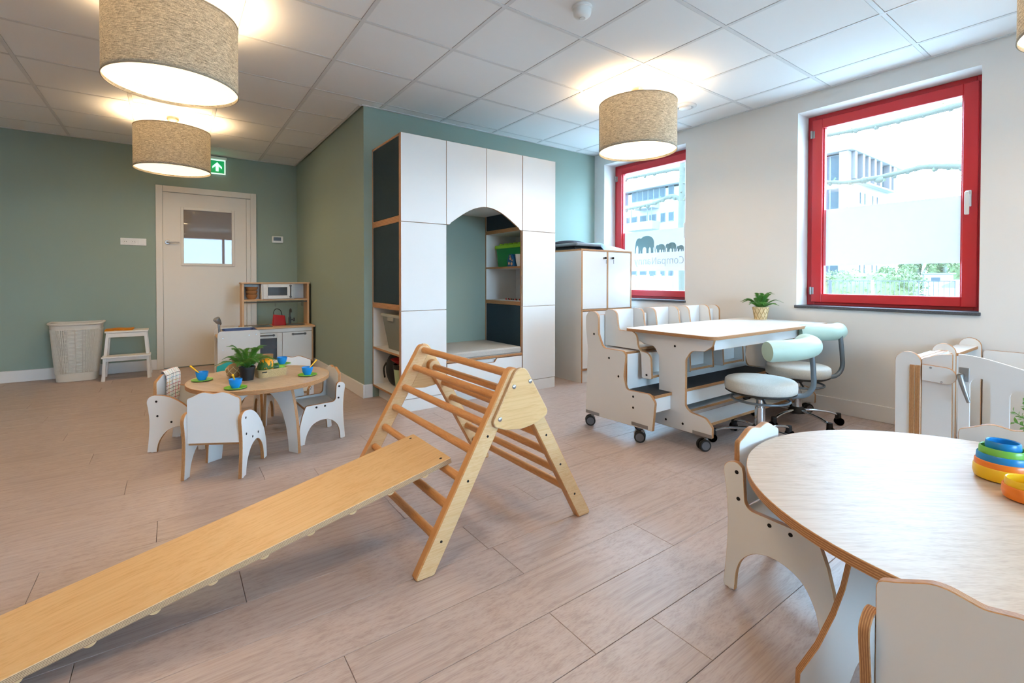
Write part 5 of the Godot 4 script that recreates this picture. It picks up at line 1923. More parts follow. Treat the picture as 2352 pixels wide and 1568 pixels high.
func build_playpen() -> void:
	var t := thing("playpen", "white wooden playpen with an arched slot gate and metal latch by the window wall", "playpen")
	var H := 0.672
	var zc := -0.775
	var xs := [3.15, 3.72, 4.225]
	var cz := [-0.775, -0.752, -0.728]
	for k in 3:
		var g := G.new()
		var w := 0.053
		var o := PackedVector2Array([Vector2(-w, 0.0), Vector2(w, 0.0)])
		for i in 13:
			var a := PI * i / 12
			o.append(Vector2(cos(a) * w, H - w + sin(a) * w))
		g.at(Vector3(xs[k], 0, cz[k]), UPRIGHT_X).sheet(o, 0.021, "laminate", "ply", 0.0015)
		part("end_post", g, t)
	# rail boards between the posts
	for k in 2:
		var g := G.new()
		var a := Vector2(xs[k] + 0.0105, cz[k])
		var b := Vector2(xs[k + 1] - 0.0105, cz[k + 1])
		var m := (a + b) / 2
		g.at(Vector3(m.x, H - 0.060, m.y), FLAT).sheet(rect(-(b.x - a.x) / 2, -0.050, (b.x - a.x) / 2, 0.050), 0.018, "laminate", "ply", 0.001)
		part("top_rail", g, t)
		g = G.new()
		g.at(Vector3(m.x, 0, m.y - 0.03)).sheet(rect(-(b.x - a.x) / 2, 0.06, (b.x - a.x) / 2, H - 0.07), 0.018, "laminate", "ply", 0.001)
		part("side_board", g, t)
	# the two thick boards whose edges show beside the post
	for k in 2:
		var g := G.new()
		g.at(Vector3(3.42, 0, -0.757 + k * 0.0225)).sheet(rp([[-0.285, 0.0, 0], [0.26, 0.0, 0], [0.26, 0.635, 0], [-0.285, 0.635, 0.05]]), 0.021, "laminate", "ply", 0.0015)
		part("hinge_board", g, t)
	# fixed front panel
	var xf := 3.162
	var g := G.new()
	g.at(Vector3(xf, 0, 0), UPRIGHT_X).sheet(rp([[-0.722, 0.0, 0], [-0.606, 0.0, 0], [-0.606, 0.676, 0.003], [-0.66, 0.667, 0.1], [-0.722, 0.640, 0.012]]), 0.018, "laminate", "ply", 0.0012)
	part("front_panel", g, t)
	# gate: outline with three arched slots, built from strips between slot centres
	var top := func(z: float) -> float:
		var u := clampf((z + 0.585) / 0.70, 0.0, 1.0)
		return 0.645 + 0.035 * cos(u * TAU * 0.96)
	var slots := [-0.508, -0.374, -0.240, -0.106, 0.028]
	var z_start := -0.585
	var z_end := 0.115
	var cuts := [z_start]
	cuts.append_array(slots)
	cuts.append(z_end)
	var gg := G.new()
	var sw := 0.036
	var sl := 0.10
	for k in cuts.size() - 1:
		var a: float = cuts[k]
		var b: float = cuts[k + 1]
		var o := PackedVector2Array()
		o.append(Vector2(a, 0.02))
		o.append(Vector2(b, 0.02))
		var drop := 0.10
		if k < cuts.size() - 2:        # right side notch
			var yt: float = top.call(b) - drop
			o.append(Vector2(b, sl))
			for i in 5:
				var an := PI / 2 * i / 4
				o.append(Vector2(b - sin(an) * sw, sl + sw - cos(an) * sw))
			for i in 6:
				var an := PI / 2 * i / 5
				o.append(Vector2(b - cos(an) * sw, yt - sw + sin(an) * sw))
		var n := 10
		for i in n + 1:
			var z := lerpf(b, a, float(i) / n)
			o.append(Vector2(z, top.call(z)))
		if k > 0:
			var yt: float = top.call(a) - drop
			for i in 6:
				var an := PI / 2 * i / 5
				o.append(Vector2(a + sin(an) * sw, yt - sw + cos(an) * sw))
			for i in 5:
				var an := PI / 2 * i / 4
				o.append(Vector2(a + cos(an) * sw, sl + sw - sin(an) * sw))
			o.append(Vector2(a, sl))
		gg.at(Vector3(xf, 0, 0), UPRIGHT_X).sheet(o, 0.018, "laminate", "laminate", 0.0)
	part("gate", gg, t)
	# side towards the camera and mattress floor
	g = G.new()
	g.at(Vector3(3.70, 0, 0.130)).sheet(rect(-0.545, 0.0, 0.53, 0.640, 0.02), 0.018, "laminate", "ply", 0.001)
	part("far_side_board", g, t)
	g = G.new()
	g.at(Vector3(4.238, 0, 0), UPRIGHT_X).sheet(rect(-0.67, 0.0, 0.118, 0.60, 0.02), 0.018, "laminate", "ply", 0.001)
	part("wall_side_board", g, t)
	g = G.new()
	g.at(Vector3(3.70, 0.10, -0.30), FLAT).sheet(rect(-0.52, -0.40, 0.52, 0.41), 0.018, "laminate", "ply", 0.001)
	part("floor_board", g, t)
	# latch
	g = G.new()
	var lo := rp([[-0.718, 0.614, 0.003], [-0.718, 0.532, 0.003], [-0.588, 0.524, 0.041], [-0.588, 0.606, 0.041]])
	g.at(Vector3(xf - 0.018, 0, 0), UPRIGHT_X).sheet(lo, 0.018, "laminate", "ply", 0.0012)
	var la := part("latch_plate", g, t)
	for q in [[0.600, -0.684], [0.534, -0.642]]:
		g = G.new()
		g.use("screw").at(Vector3(xf - 0.027, q[0], q[1]), Basis(Vector3.FORWARD, -PI / 2)).lathe([Vector2(0.0055, 0), Vector2(0.005, 0.0012), Vector2(0, 0.0008)], 12)
		part("screw", g, la)
	g = G.new()
	g.use("steel").box(Vector3(xf - 0.0115, 0.584, -0.563), Vector3(0.005, 0.068, 0.036), 0.002)
	var hp := part("handle_plate", g, t, Vector3.ZERO, "aluminium gate handle")
	g = G.new()
	g.use("steel").at(Vector3(xf - 0.014, 0.578, -0.573), Basis(Vector3.FORWARD, -PI / 2)).lathe([Vector2(0.014, 0.0), Vector2(0.013, 0.022), Vector2(0.009, 0.024), Vector2(0, 0.018)], 18)
	g.at(Vector3.ZERO).tube([Vector3(xf - 0.034, 0.580, -0.575), Vector3(xf - 0.040, 0.560, -0.569), Vector3(xf - 0.042, 0.500, -0.553), Vector3(xf - 0.036, 0.455, -0.541)], [0.012, 0.0115, 0.0095, 0.008], 12)
	part("lever", g, hp)

# ---------------------------------------------------------------- toy kitchen corner
func handle_bar(parent: Node3D, a: Vector3, b: Vector3) -> void:
	var g := G.new()
	g.use("handle_grey").tube([a + Vector3(0, 0, 0.014), b + Vector3(0, 0, 0.014)], 0.0075, 10)
	for p in [a, b]:
		g.at(p, Basis(Vector3.RIGHT, PI / 2)).lathe([Vector2(0.012, -0.001), Vector2(0.013, 0.016), Vector2(0.010, 0.022), Vector2(0, 0.023)], 16)
	part("handle", g, parent)

func build_kitchen() -> void:
	var x0 := 0.645
	var x1 := 1.360
	var zb := -6.185
	var zf := -5.785
	var t := thing("toy_kitchen", "birch and white toy kitchen with microwave, hob and tap in the corner", "toy kitchen")
	var g := G.new()
	g.use("duktig")
	g.box(Vector3(x0 + 0.012, 0.295, (zb + zf) / 2), Vector3(0.020, 0.40, zf - zb), 0.002)
	g.box(Vector3(x1 - 0.012, 0.295, (zb + zf) / 2), Vector3(0.020, 0.40, zf - zb), 0.002)
	g.box(Vector3((x0 + x1) / 2, 0.102, (zb + zf) / 2), Vector3(x1 - x0 - 0.05, 0.016, zf - zb), 0.002)
	part("carcass", g, t)
	g = G.new()
	g.use("white_paint").box(Vector3((x0 + x1) / 2, 0.295, zb + 0.006), Vector3(x1 - x0 - 0.05, 0.38, 0.008), 0.0)
	part("back_board", g, t)
	g = G.new()
	g.use("duktig").box(Vector3((x0 + x1) / 2, 0.505, (zb + zf) / 2 + 0.008), Vector3(x1 - x0 + 0.03, 0.020, zf - zb + 0.03), 0.003)
	part("worktop", g, t)
	g = G.new()
	g.use("white_paint").box(Vector3((x0 + x1) / 2, 0.474, zf + 0.003), Vector3(x1 - x0 - 0.044, 0.040, 0.014), 0.002)
	part("front_rail", g, t)
	for x in [x0 + 0.03, x1 - 0.03]:
		for z in [zb + 0.03, zf - 0.03]:
			g = G.new()
			g.use("handle_grey").lathe([Vector2(0.016, 0.0), Vector2(0.016, 0.095), Vector2(0, 0.095)], 12, Vector3(x, 0, z))
			part("leg", g, t)
	# oven door (left) and cupboard door (right)
	var xm := 1.022
	var d := G.new()
	d.use("white_paint")
	for q in [[x0 + 0.024, x0 + 0.068, 0.112, 0.450], [xm - 0.055, xm - 0.002, 0.112, 0.450], [x0 + 0.068, xm - 0.055, 0.112, 0.15], [x0 + 0.068, xm - 0.055, 0.392, 0.450]]:
		d.box(Vector3((q[0] + q[1]) / 2, (q[2] + q[3]) / 2, zf + 0.004), Vector3(q[1] - q[0], q[3] - q[2], 0.014), 0.002)
	var od := part("oven_door", d, t)
	g = G.new()
	g.use("toy_glass").box(Vector3((x0 + 0.068 + xm - 0.055) / 2, 0.271, zf + 0.002), Vector3(xm - 0.123 - x0 + 0.002, 0.242, 0.003), 0.0)
	part("pane", g, od)
	handle_bar(od, Vector3(x0 + 0.10, 0.425, zf + 0.011), Vector3(xm - 0.09, 0.425, zf + 0.011))
	g = G.new()
	g.use("white_paint").box(Vector3((x0 + xm) / 2, 0.265, (zb + zf) / 2), Vector3(xm - x0 - 0.05, 0.008, 0.36), 0.001)
	part("oven_rack", g, t)
	g = G.new()
	g.use("white_paint").box(Vector3((xm + x1 - 0.022) / 2, 0.281, zf + 0.004), Vector3(x1 - 0.024 - xm, 0.338, 0.014), 0.002)
	var cd := part("cupboard_door", g, t)
	handle_bar(cd, Vector3(xm + 0.11, 0.425, zf + 0.011), Vector3(xm + 0.24, 0.425, zf + 0.011))
	# hob, sink, tap
	g = G.new()
	g.use("hob").box(Vector3(0.80, 0.5165, (zb + zf) / 2 + 0.02), Vector3(0.27, 0.004, 0.27), 0.001)
	part("hob", g, t)
	g = G.new()
	g.use("sink_steel").lathe([Vector2(0.0, 0.517), Vector2(0.10, 0.517), Vector2(0.105, 0.5215), Vector2(0.115, 0.5205), Vector2(0.117, 0.5155)], 36, Vector3(1.185, 0, (zb + zf) / 2 + 0.02))
	part("sink", g, t)
	g = G.new()
	g.use("faucet").tube(spline3([Vector3(1.16, 0.515, zb + 0.10), Vector3(1.16, 0.59, zb + 0.10), Vector3(1.16, 0.665, zb + 0.10), Vector3(1.163, 0.695, zb + 0.118), Vector3(1.166, 0.685, zb + 0.145), Vector3(1.167, 0.655, zb + 0.15)], 4), [0.016, 0.016, 0.016, 0.016, 0.016, 0.009, 0.009, 0.009, 0.008, 0.008, 0.008, 0.008, 0.008, 0.008, 0.008, 0.008, 0.008, 0.008, 0.008, 0.008, 0.008], 12)
	g.tube([Vector3(1.16, 0.565, zb + 0.10), Vector3(1.205, 0.567, zb + 0.10)], 0.008, 10)
	g.at(Vector3(1.205, 0.567, zb + 0.10), Basis(Vector3.FORWARD, PI / 2)).lathe([Vector2(0, -0.008), Vector2(0.022, -0.008), Vector2(0.022, 0.008), Vector2(0, 0.008)], 8)
	part("tap", g, t)
	# upper shelf
	var zu := zb + 0.20
	g = G.new()
	g.use("duktig")
	g.box(Vector3(x0 + 0.012, 0.757, (zb + zu) / 2), Vector3(0.022, 0.484, zu - zb), 0.002)
	g.box(Vector3(x1 - 0.012, 0.757, (zb + zu) / 2), Vector3(0.022, 0.484, zu - zb), 0.002)
	g.box(Vector3((x0 + x1) / 2, 1.006, (zb + zu) / 2 + 0.002), Vector3(x1 - x0 + 0.012, 0.014, zu - zb + 0.012), 0.002)
	g.box(Vector3((x0 + x1) / 2, 0.812, (zb + zu) / 2), Vector3(x1 - x0 - 0.046, 0.016, zu - zb), 0.002)
	part("shelf_frame", g, t)
	g = G.new()
	g.use("white_paint")
	for x in [x0 + 0.205, x1 - 0.175]:
		g.box(Vector3(x, 0.909, (zb + zu) / 2), Vector3(0.012, 0.177, zu - zb - 0.004), 0.001)
	g.box(Vector3((x0 + x1) / 2, 0.909, zb + 0.004), Vector3(x1 - x0 - 0.05, 0.177, 0.006), 0.0)
	part("shelf_dividers", g, t)
	var mx0 := x0 + 0.214
	var mx1 := x1 - 0.184
	d = G.new()
	d.use("white_paint")
	for q in [[mx0, mx0 + 0.05, 0.824, 0.994], [mx1 - 0.062, mx1, 0.824, 0.994], [mx0 + 0.05, mx1 - 0.062, 0.824, 0.862], [mx0 + 0.05, mx1 - 0.062, 0.958, 0.994]]:
		d.box(Vector3((q[0] + q[1]) / 2, (q[2] + q[3]) / 2, zu + 0.003), Vector3(q[1] - q[0], q[3] - q[2], 0.012), 0.002)
	var md := part("microwave_door", d, t)
	g = G.new()
	g.use("toy_glass").box(Vector3((mx0 + mx1 - 0.012) / 2, 0.91, zu + 0.002), Vector3(mx1 - mx0 - 0.108, 0.10, 0.003), 0.0)
	part("pane", g, md)
	handle_bar(md, Vector3(mx1 - 0.028, 0.845, zu + 0.009), Vector3(mx1 - 0.028, 0.975, zu + 0.009))
	g = G.new()
	g.use("handle_grey").tube([Vector3(x0 + 0.02, 0.785, zu - 0.02), Vector3(x1 - 0.02, 0.785, zu - 0.02)], 0.006, 8)
	part("hook_rail", g, t)
	for x in [0.985, 1.275, 1.288]:
		g = G.new()
		g.use("handle_grey").tube(spline3([Vector3(x, 0.793, zu - 0.02), Vector3(x, 0.785, zu - 0.012), Vector3(x, 0.75, zu - 0.014), Vector3(x, 0.735, zu - 0.008), Vector3(x, 0.738, zu + 0.002)], 3), 0.0025, 6)
		part("hook", g, t)
	# wooden bowls, stacked
	for k in 3:
		g = G.new()
		var r := 0.062 + k * 0.001
		g.use("bowl_wood").lathe([Vector2(0, 0), Vector2(0.034, 0.0), Vector2(r - 0.006, 0.026), Vector2(r, 0.054), Vector2(r - 0.004, 0.055), Vector2(r - 0.012, 0.028), Vector2(0.03, 0.006), Vector2(0, 0.006)], 32)
		solo("wooden_bowl", g, ["wooden bowl at the bottom of the stack in the toy kitchen", "wooden bowl in the middle of the stack in the toy kitchen", "wooden bowl on top of the stack in the toy kitchen"][k], "bowl", Vector3(0.755, 0.8205 + k * 0.044, zb + 0.105), 0.0, "stacked wooden bowls")
	# red handbag on the worktop
	var bag := thing("red_handbag", "small red handbag with a black strap on the toy kitchen worktop", "handbag", Vector3(1.015, 0.5195, -5.93), 0.12)
	g = G.new()
	g.use("bag_red").grid(24, 8, func(u: float, v: float) -> Vector3:
		var a := TAU * u
		var w := lerpf(0.074, 0.062, v)
		var dd := lerpf(0.030, 0.008, v * v)
		var c := signf(cos(a)) * pow(absf(cos(a)), 0.4)
		var s := signf(sin(a)) * pow(absf(sin(a)), 0.4)
		return Vector3(c * w, v * (0.118 - 0.008 * c), s * dd))
	g.grid(2, 24, func(u: float, v: float) -> Vector3:
		var a := TAU * v
		return Vector3(signf(cos(a)) * pow(absf(cos(a)), 0.4) * 0.074 * u, 0.0005, signf(sin(a)) * pow(absf(sin(a)), 0.4) * 0.03 * u))
	g.grid(2, 24, func(u: float, v: float) -> Vector3:
		var a := TAU * v
		var c := signf(cos(a)) * pow(absf(cos(a)), 0.4)
		return Vector3(c * 0.062 * u, 0.118 - 0.008 * c * u, signf(sin(a)) * pow(absf(sin(a)), 0.4) * 0.008 * u))
	part("body", g, bag)
	g = G.new()
	g.use("black").tube(spline3([Vector3(-0.050, 0.108, 0.002), Vector3(-0.058, 0.15, 0.002), Vector3(-0.040, 0.185, 0), Vector3(-0.005, 0.186, -0.002), Vector3(0.02, 0.165, -0.002), Vector3(0.034, 0.112, 0.0)], 4), 0.004, 8)
	part("strap", g, bag)
	# doll's bath unit in front of it
	var s := thing("doll_bath_stand", "white panelled doll bath stand with a grey shower head", "toy stand", Vector3(0.355, 0, -5.19))
	for k in 2:
		g = G.new()
		g.at(Vector3(0, 0, -0.009 - k * 0.40)).sheet(rp([[0.0, 0.0, 0.004], [0.362, 0.0, 0.004], [0.362, 0.55, 0.035], [0.0, 0.55, 0.035]]), 0.016, "white_paint", "white_paint", 0.002)
		var sp := part("side_panel", g, s)
		if k == 0:
			for q in [[0.045, 0.488], [0.265, 0.505], [0.325, 0.508], [0.045, 0.375]]:
				var b := G.new()
				b.use("screw").at(Vector3(q[0], q[1], -0.001), Basis(Vector3.RIGHT, PI / 2)).lathe([Vector2(0.0055, 0), Vector2(0.005, 0.0012), Vector2(0, 0.0008)], 10)
				part("screw", b, sp)
	g = G.new()
	g.at(Vector3(0.181, 0.482, -0.209), FLAT).sheet(rect(-0.178, -0.191, 0.178, 0.191), 0.014, "duktig", "duktig", 0.001)
	part("worktop", g, s)
	g = G.new()
	g.use("bath_blue")
	tapered(g, Vector3(0.205, 0.46, -0.209), Vector2(0.12, 0.14), Vector2(0.145, 0.165), 0.085)
	part("basin", g, s, Vector3.ZERO, "blue bath basin")
	g = G.new()
	g.use("white_paint").box(Vector3(0.181, 0.10, -0.209), Vector3(0.35, 0.012, 0.382), 0.001)
	part("lower_shelf", g, s)
	g = G.new()
	g.use("tub_blue").at(Vector3(0.03, 0.24, -0.20)).grid(14, 10, func(u: float, v: float) -> Vector3:
		return Vector3(0.012 * sin(v * PI), 0.16 * (v - 0.5) + 0.085, -0.09 + 0.18 * u))
	g.at(Vector3.ZERO)
	g.box(Vector3(0.045, 0.325, -0.20), Vector3(0.014, 0.17, 0.19), 0.006)
	part("hanging_bin", g, s, Vector3.ZERO, "blue hanging bin")
	g = G.new()
	g.use("shower_grey").tube([Vector3(0.022, 0.489, -0.07), Vector3(0.016, 0.615, -0.07)], 0.010, 12)
	g.at(Vector3(0.010, 0.645, -0.07), Basis(Vector3.FORWARD, -0.55) * Basis(Vector3.RIGHT, 0.35)).lathe([Vector2(0, -0.045), Vector2(0.013, -0.040), Vector2(0.024, -0.010), Vector2(0.030, 0.030), Vector2(0.027, 0.035), Vector2(0, 0.030)], 20)
	part("shower_head", g, s, Vector3.ZERO, "silver grey shower head")

func build_corner_things() -> void:
	# laundry basket with a punched wall
	var b := thing("laundry_basket", "tall cream perforated plastic laundry basket by the green wall", "basket", Vector3(-0.80, 0, -6.575))
	var W0 := Vector2(0.160, 0.125)
	var W1 := Vector2(0.205, 0.165)
	var H := 0.585
	var ring := func(f: float, n: int, k: int) -> Vector3:
		var w := W0.lerp(W1, pow(f, 0.9))
		var a := TAU * k / n
		var c := signf(cos(a)) * pow(absf(cos(a)), 0.45)
		var s := signf(sin(a)) * pow(absf(sin(a)), 0.45)
		return Vector3(c * w.x, 0.004 + f * H, s * w.y)
	var g := G.new()
	g.use("basket_plastic")
	var solid := func(f0: float, f1: float) -> void:
		for k in 72:
			var p0: Vector3 = ring.call(f0, 72, k)
			var p1: Vector3 = ring.call(f0, 72, k + 1)
			var p2: Vector3 = ring.call(f1, 72, k + 1)
			var p3: Vector3 = ring.call(f1, 72, k)
			var n := (p1 - p0).cross(p3 - p0).normalized()
			if n.dot(Vector3(p0.x, 0, p0.z)) < 0:
				n = -n
			g.quad(p0, p1, p2, p3, n)
			var i0 := p0 - n * 0.004
			var i1 := p1 - n * 0.004
			var i2 := p2 - n * 0.004
			var i3 := p3 - n * 0.004
			g.quad(i0, i1, i2, i3, -n)
			g.quad(p3, p2, i2, i3, Vector3.UP)
	solid.call(0.0, 0.15)
	solid.call(0.90, 1.0)
	for k in 72:
		var c: Vector3 = ring.call(0.0, 72, k)
		var d: Vector3 = ring.call(0.0, 72, k + 1)
		g.tri(Vector3(0, 0.004, 0), c, d, Vector3.DOWN, Vector3.DOWN, Vector3.DOWN)
	part("body", g, b)
	g = G.new()
	g.use("basket_plastic")
	for k in 84:
		var pts := []
		for i in 8:
			pts.append(ring.call(0.14 + 0.77 * i / 7.0, 84, k))
		g.tube(pts, 0.0036, 5, false)
	for j in 34:
		var f := 0.15 + 0.75 * j / 33.0
		var pts := []
		for k in 61:
			pts.append(ring.call(f, 60, k))
		g.tube(pts, 0.0030, 4, false)
	var lat := part("lattice", g, b)
	lat.set_meta("kind", "stuff")
	g = G.new()
	g.use("basket_plastic")
	var rim := []
	for k in 73:
		var q: Vector3 = ring.call(1.0, 72, k)
		var a := TAU * k / 72
		rim.append(q * Vector3(1.03, 1, 1.03) + Vector3(0, 0.010 * pow(absf(cos(a)), 3.0), 0))
	g.tube(rim, 0.011, 8, false)
	part("rim", g, b)
	# liner
	g = G.new()
	g.use("lining")
	for k in 48:
		var p0: Vector3 = ring.call(0.12, 48, k) * Vector3(0.93, 1, 0.93)
		var p1: Vector3 = ring.call(0.12, 48, k + 1) * Vector3(0.93, 1, 0.93)
		var p2: Vector3 = ring.call(0.93, 48, k + 1) * Vector3(0.94, 1, 0.94)
		var p3: Vector3 = ring.call(0.93, 48, k) * Vector3(0.94, 1, 0.94)
		var n := Vector3(p0.x, 0, p0.z).normalized()
		g.quad(p0, p1, p2, p3, n)
	part("liner", g, b)
	# step stool
	var s := thing("step_stool", "white wooden two-step stool with a yellow cloth beside the laundry basket", "step stool", Vector3(-0.385, 0, -6.36))
	var leg := func(a: Vector3, c: Vector3, wx: float, wz: float) -> void:
		var q := G.new()
		q.use("white_paint")
		var x := Vector3(wx / 2, 0, 0)
		var z := Vector3(0, 0, wz / 2)
		var lo := [a - x - z, a + x - z, a + x + z, a - x + z]
		var hi := [c - x - z, c + x - z, c + x + z, c - x + z]
		for i in 4:
			var j := (i + 1) % 4
			var n: Vector3 = [Vector3(0, 0, -1), Vector3(1, 0, 0), Vector3(0, 0, 1), Vector3(-1, 0, 0)][i]
			q.quad(lo[i], lo[j], hi[j], hi[i], n)
		q.quad(lo[0], lo[1], lo[2], lo[3], Vector3.DOWN)
		q.quad(hi[0], hi[1], hi[2], hi[3], Vector3.UP)
		part("leg", q, s)
	for sg in [-1.0, 1.0]:
		leg.call(Vector3(sg * 0.195, 0, 0.04), Vector3(sg * 0.155, 0.49, -0.02), 0.026, 0.045)
		leg.call(Vector3(sg * 0.195, 0, -0.24), Vector3(sg * 0.155, 0.49, -0.17), 0.026, 0.040)
		leg.call(Vector3(sg * 0.185, 0, 0.07), Vector3(sg * 0.178, 0.235, 0.06), 0.024, 0.030)
	g = G.new()
	g.use("white_paint").box(Vector3(0, 0.498, -0.095), Vector3(0.360, 0.018, 0.22), 0.003)
	part("top_step", g, s)
	g = G.new()
	g.use("white_paint").box(Vector3(0, 0.463, 0.0), Vector3(0.315, 0.045, 0.016), 0.002)
	part("apron", g, s)
	g = G.new()
	g.use("white_paint").box(Vector3(0, 0.463, -0.19), Vector3(0.315, 0.045, 0.016), 0.002)
	part("apron", g, s)
	g = G.new()
	g.use("white_paint").box(Vector3(0, 0.243, 0.02), Vector3(0.405, 0.018, 0.16), 0.003)
	part("lower_step", g, s)
	g = G.new()
	g.use("white_paint").box(Vector3(0, 0.215, 0.055), Vector3(0.35, 0.035, 0.014), 0.002)
	part("step_apron", g, s)
	g = G.new()
	g.use("cloth_yellow")
	for f in 3:
		g.grid(16, 10, func(u: float, v: float) -> Vector3:
			return Vector3(-0.185 + 0.235 * u + 0.004 * f, 0.510 + f * 0.006 + 0.003 * sin(u * 9.0 + f * 2.0) + 0.002 * sin(v * 7.0), -0.17 + (0.17 - f * 0.01) * v))
		g.grid(16, 2, func(u: float, v: float) -> Vector3:
			return Vector3(-0.185 + 0.235 * u + 0.004 * f, 0.504 + f * 0.006 + v * 0.006 + 0.003 * sin(u * 9.0 + f * 2.0) * v, -(f * 0.01)))
	solo("yellow_cloth", g, "folded mustard yellow cloth on the step stool", "cloth", Vector3(-0.385, 0.0035, -6.36))

func build_wall_things() -> void:
	# exit sign
	var e := thing("exit_sign", "green escape sign with a white arrow hanging above the door", "sign", Vector3(0.470, 2.335, ZB + 0.001))
	var g := G.new()
	g.use("white_plastic").box(Vector3(0, 0.195, 0.028), Vector3(0.20, 0.030, 0.055), 0.004)
	part("housing", g, e)
	g = G.new()
	g.use("sign_white").box(Vector3(0, 0.09, 0.028), Vector3(0.178, 0.178, 0.010), 0.002)
	part("frame", g, e)
	g = G.new()
	g.use("sign_green").box(Vector3(0, 0.09, 0.034), Vector3(0.150, 0.150, 0.003), 0.0)
	var face := part("green_face", g, e)
	g = G.new()
	g.at(Vector3(0, 0.09, 0.0362)).sheet(PackedVector2Array([Vector2(0, 0.056), Vector2(0.050, 0.002), Vector2(0.050, -0.024), Vector2(0.015, 0.010), Vector2(0.015, -0.055), Vector2(-0.015, -0.055), Vector2(-0.015, 0.010), Vector2(-0.050, -0.024), Vector2(-0.050, 0.002)]), 0.001, "sign_white", "sign_white", 0.0)
	part("arrow", g, face, Vector3.ZERO, "white arrow pointing up")
	var sl := OmniLight3D.new()
	sl.name = "sign_light"
	e.add_child(sl)
	sl.position = Vector3(0, 0.09, 0.06)
	sl.light_color = Color(0.35, 1.0, 0.7)
	sl.light_energy = 0.004
	sl.light_size = 0.05
	sl.omni_range = 12.0
	sl.omni_attenuation = 2.0
	sl.shadow_enabled = true
	# sockets and switch
	var s := thing("socket_strip", "white strip of two sockets and a switch on the green wall", "socket", Vector3(-0.342, 1.473, ZB))
	g = G.new()
	g.use("white_plastic").box(Vector3(0, 0, 0.006), Vector3(0.232, 0.080, 0.010), 0.003)
	part("frame", g, s)
	for k in 3:
		g = G.new()
		if k < 2:
			g.use("white_plastic").at(Vector3(-0.072 + 0.071 * k, 0, 0.0112), Basis(Vector3.RIGHT, PI / 2)).lathe([Vector2(0.024, 0.0008), Vector2(0.022, 0.003), Vector2(0.020, 0.003), Vector2(0.019, 0.0006), Vector2(0, 0.0004)], 24)
			var so := part("socket", g, s)
			for dx in [-0.0095, 0.0095]:
				var h := G.new()
				h.use("socket_dark").at(Vector3(-0.072 + 0.071 * k + dx, 0, 0.0115), Basis(Vector3.RIGHT, PI / 2)).lathe([Vector2(0.003, 0.0002), Vector2(0, 0.0012)], 10)
				part("hole", h, so)
		else:
			g.use("white_plastic").box(Vector3(0.071, 0, 0.012), Vector3(0.056, 0.056, 0.006), 0.002)
			part("switch", g, s)
	# thermostat
	var th := thing("thermostat", "white room thermostat with a grey display right of the door", "thermostat", Vector3(1.145, 1.572, ZB))
	g = G.new()
	g.use("white_plastic").box(Vector3(0, 0, 0.012), Vector3(0.135, 0.088, 0.022), 0.006)
	part("case", g, th)
	g = G.new()
	g.use("lcd").box(Vector3(-0.005, 0.006, 0.0235), Vector3(0.090, 0.046, 0.002), 0.0005)
	part("display", g, th)
	# smoke detector and vent
	var sd := thing("smoke_detector", "white smoke detector on a ceiling tile", "detector", Vector3(1.885, HC, -1.905))
	g = G.new()
	g.use("white_plastic").lathe([Vector2(0.055, 0.002), Vector2(0.055, -0.012), Vector2(0.050, -0.014), Vector2(0.050, -0.030), Vector2(0.046, -0.045), Vector2(0.034, -0.056), Vector2(0.018, -0.060), Vector2(0.018, -0.0585), Vector2(0, -0.0585)], 40, Vector3.ZERO, 0.7)
	part("body", g, sd)
	g = G.new()
	g.use("rail").lathe([Vector2(0.016, -0.059), Vector2(0.015, -0.062), Vector2(0, -0.062)], 24)
	part("button", g, sd)
	var v := thing("ceiling_valve", "white round ventilation valve in the ceiling behind the lamp", "vent", Vector3(3.69, HC, -2.46))
	g = G.new()
	g.use("white_plastic").lathe([Vector2(0.095, 0.003), Vector2(0.095, -0.006), Vector2(0.070, -0.014), Vector2(0.062, -0.006), Vector2(0.062, 0.002)], 40)
	part("ring", g, v)
	g = G.new()
	g.use("white_plastic").lathe([Vector2(0.052, 0.002), Vector2(0.052, -0.018), Vector2(0.040, -0.024), Vector2(0, -0.026)], 36)
	part("disc", g, v)

# ---------------------------------------------------------------- outdoors
const GY := -0.35
func pane_part(parent: Node3D, west: bool, a: float, b: float, y0: float, y1: float, at: float, split := 1) -> void:
	var g := G.new()
	var c := Vector3(at - 0.02, (y0 + y1) / 2, (a + b) / 2) if west else Vector3((a + b) / 2, (y0 + y1) / 2, at + 0.02)
	var sz := Vector3(0.10, y1 - y0, b - a) if west else Vector3(b - a, y1 - y0, 0.10)
	g.use("facade_frame").box(c, sz, 0.0)
	var w := part("window", g, parent)
	for k in split:
		var p := lerpf(a, b, float(k) / split) + 0.06
		var q := lerpf(a, b, float(k + 1) / split) - 0.06
		g = G.new()
		if west:
			g.use("facade_glass").box(Vector3(at - 0.075, (y0 + y1) / 2, (p + q) / 2), Vector3(0.02, y1 - y0 - 0.14, q - p), 0.0)
		else:
			g.use("facade_glass").box(Vector3((p + q) / 2, (y0 + y1) / 2, at + 0.075), Vector3(q - p, y1 - y0 - 0.14, 0.02), 0.0)
		part("pane", g, w)

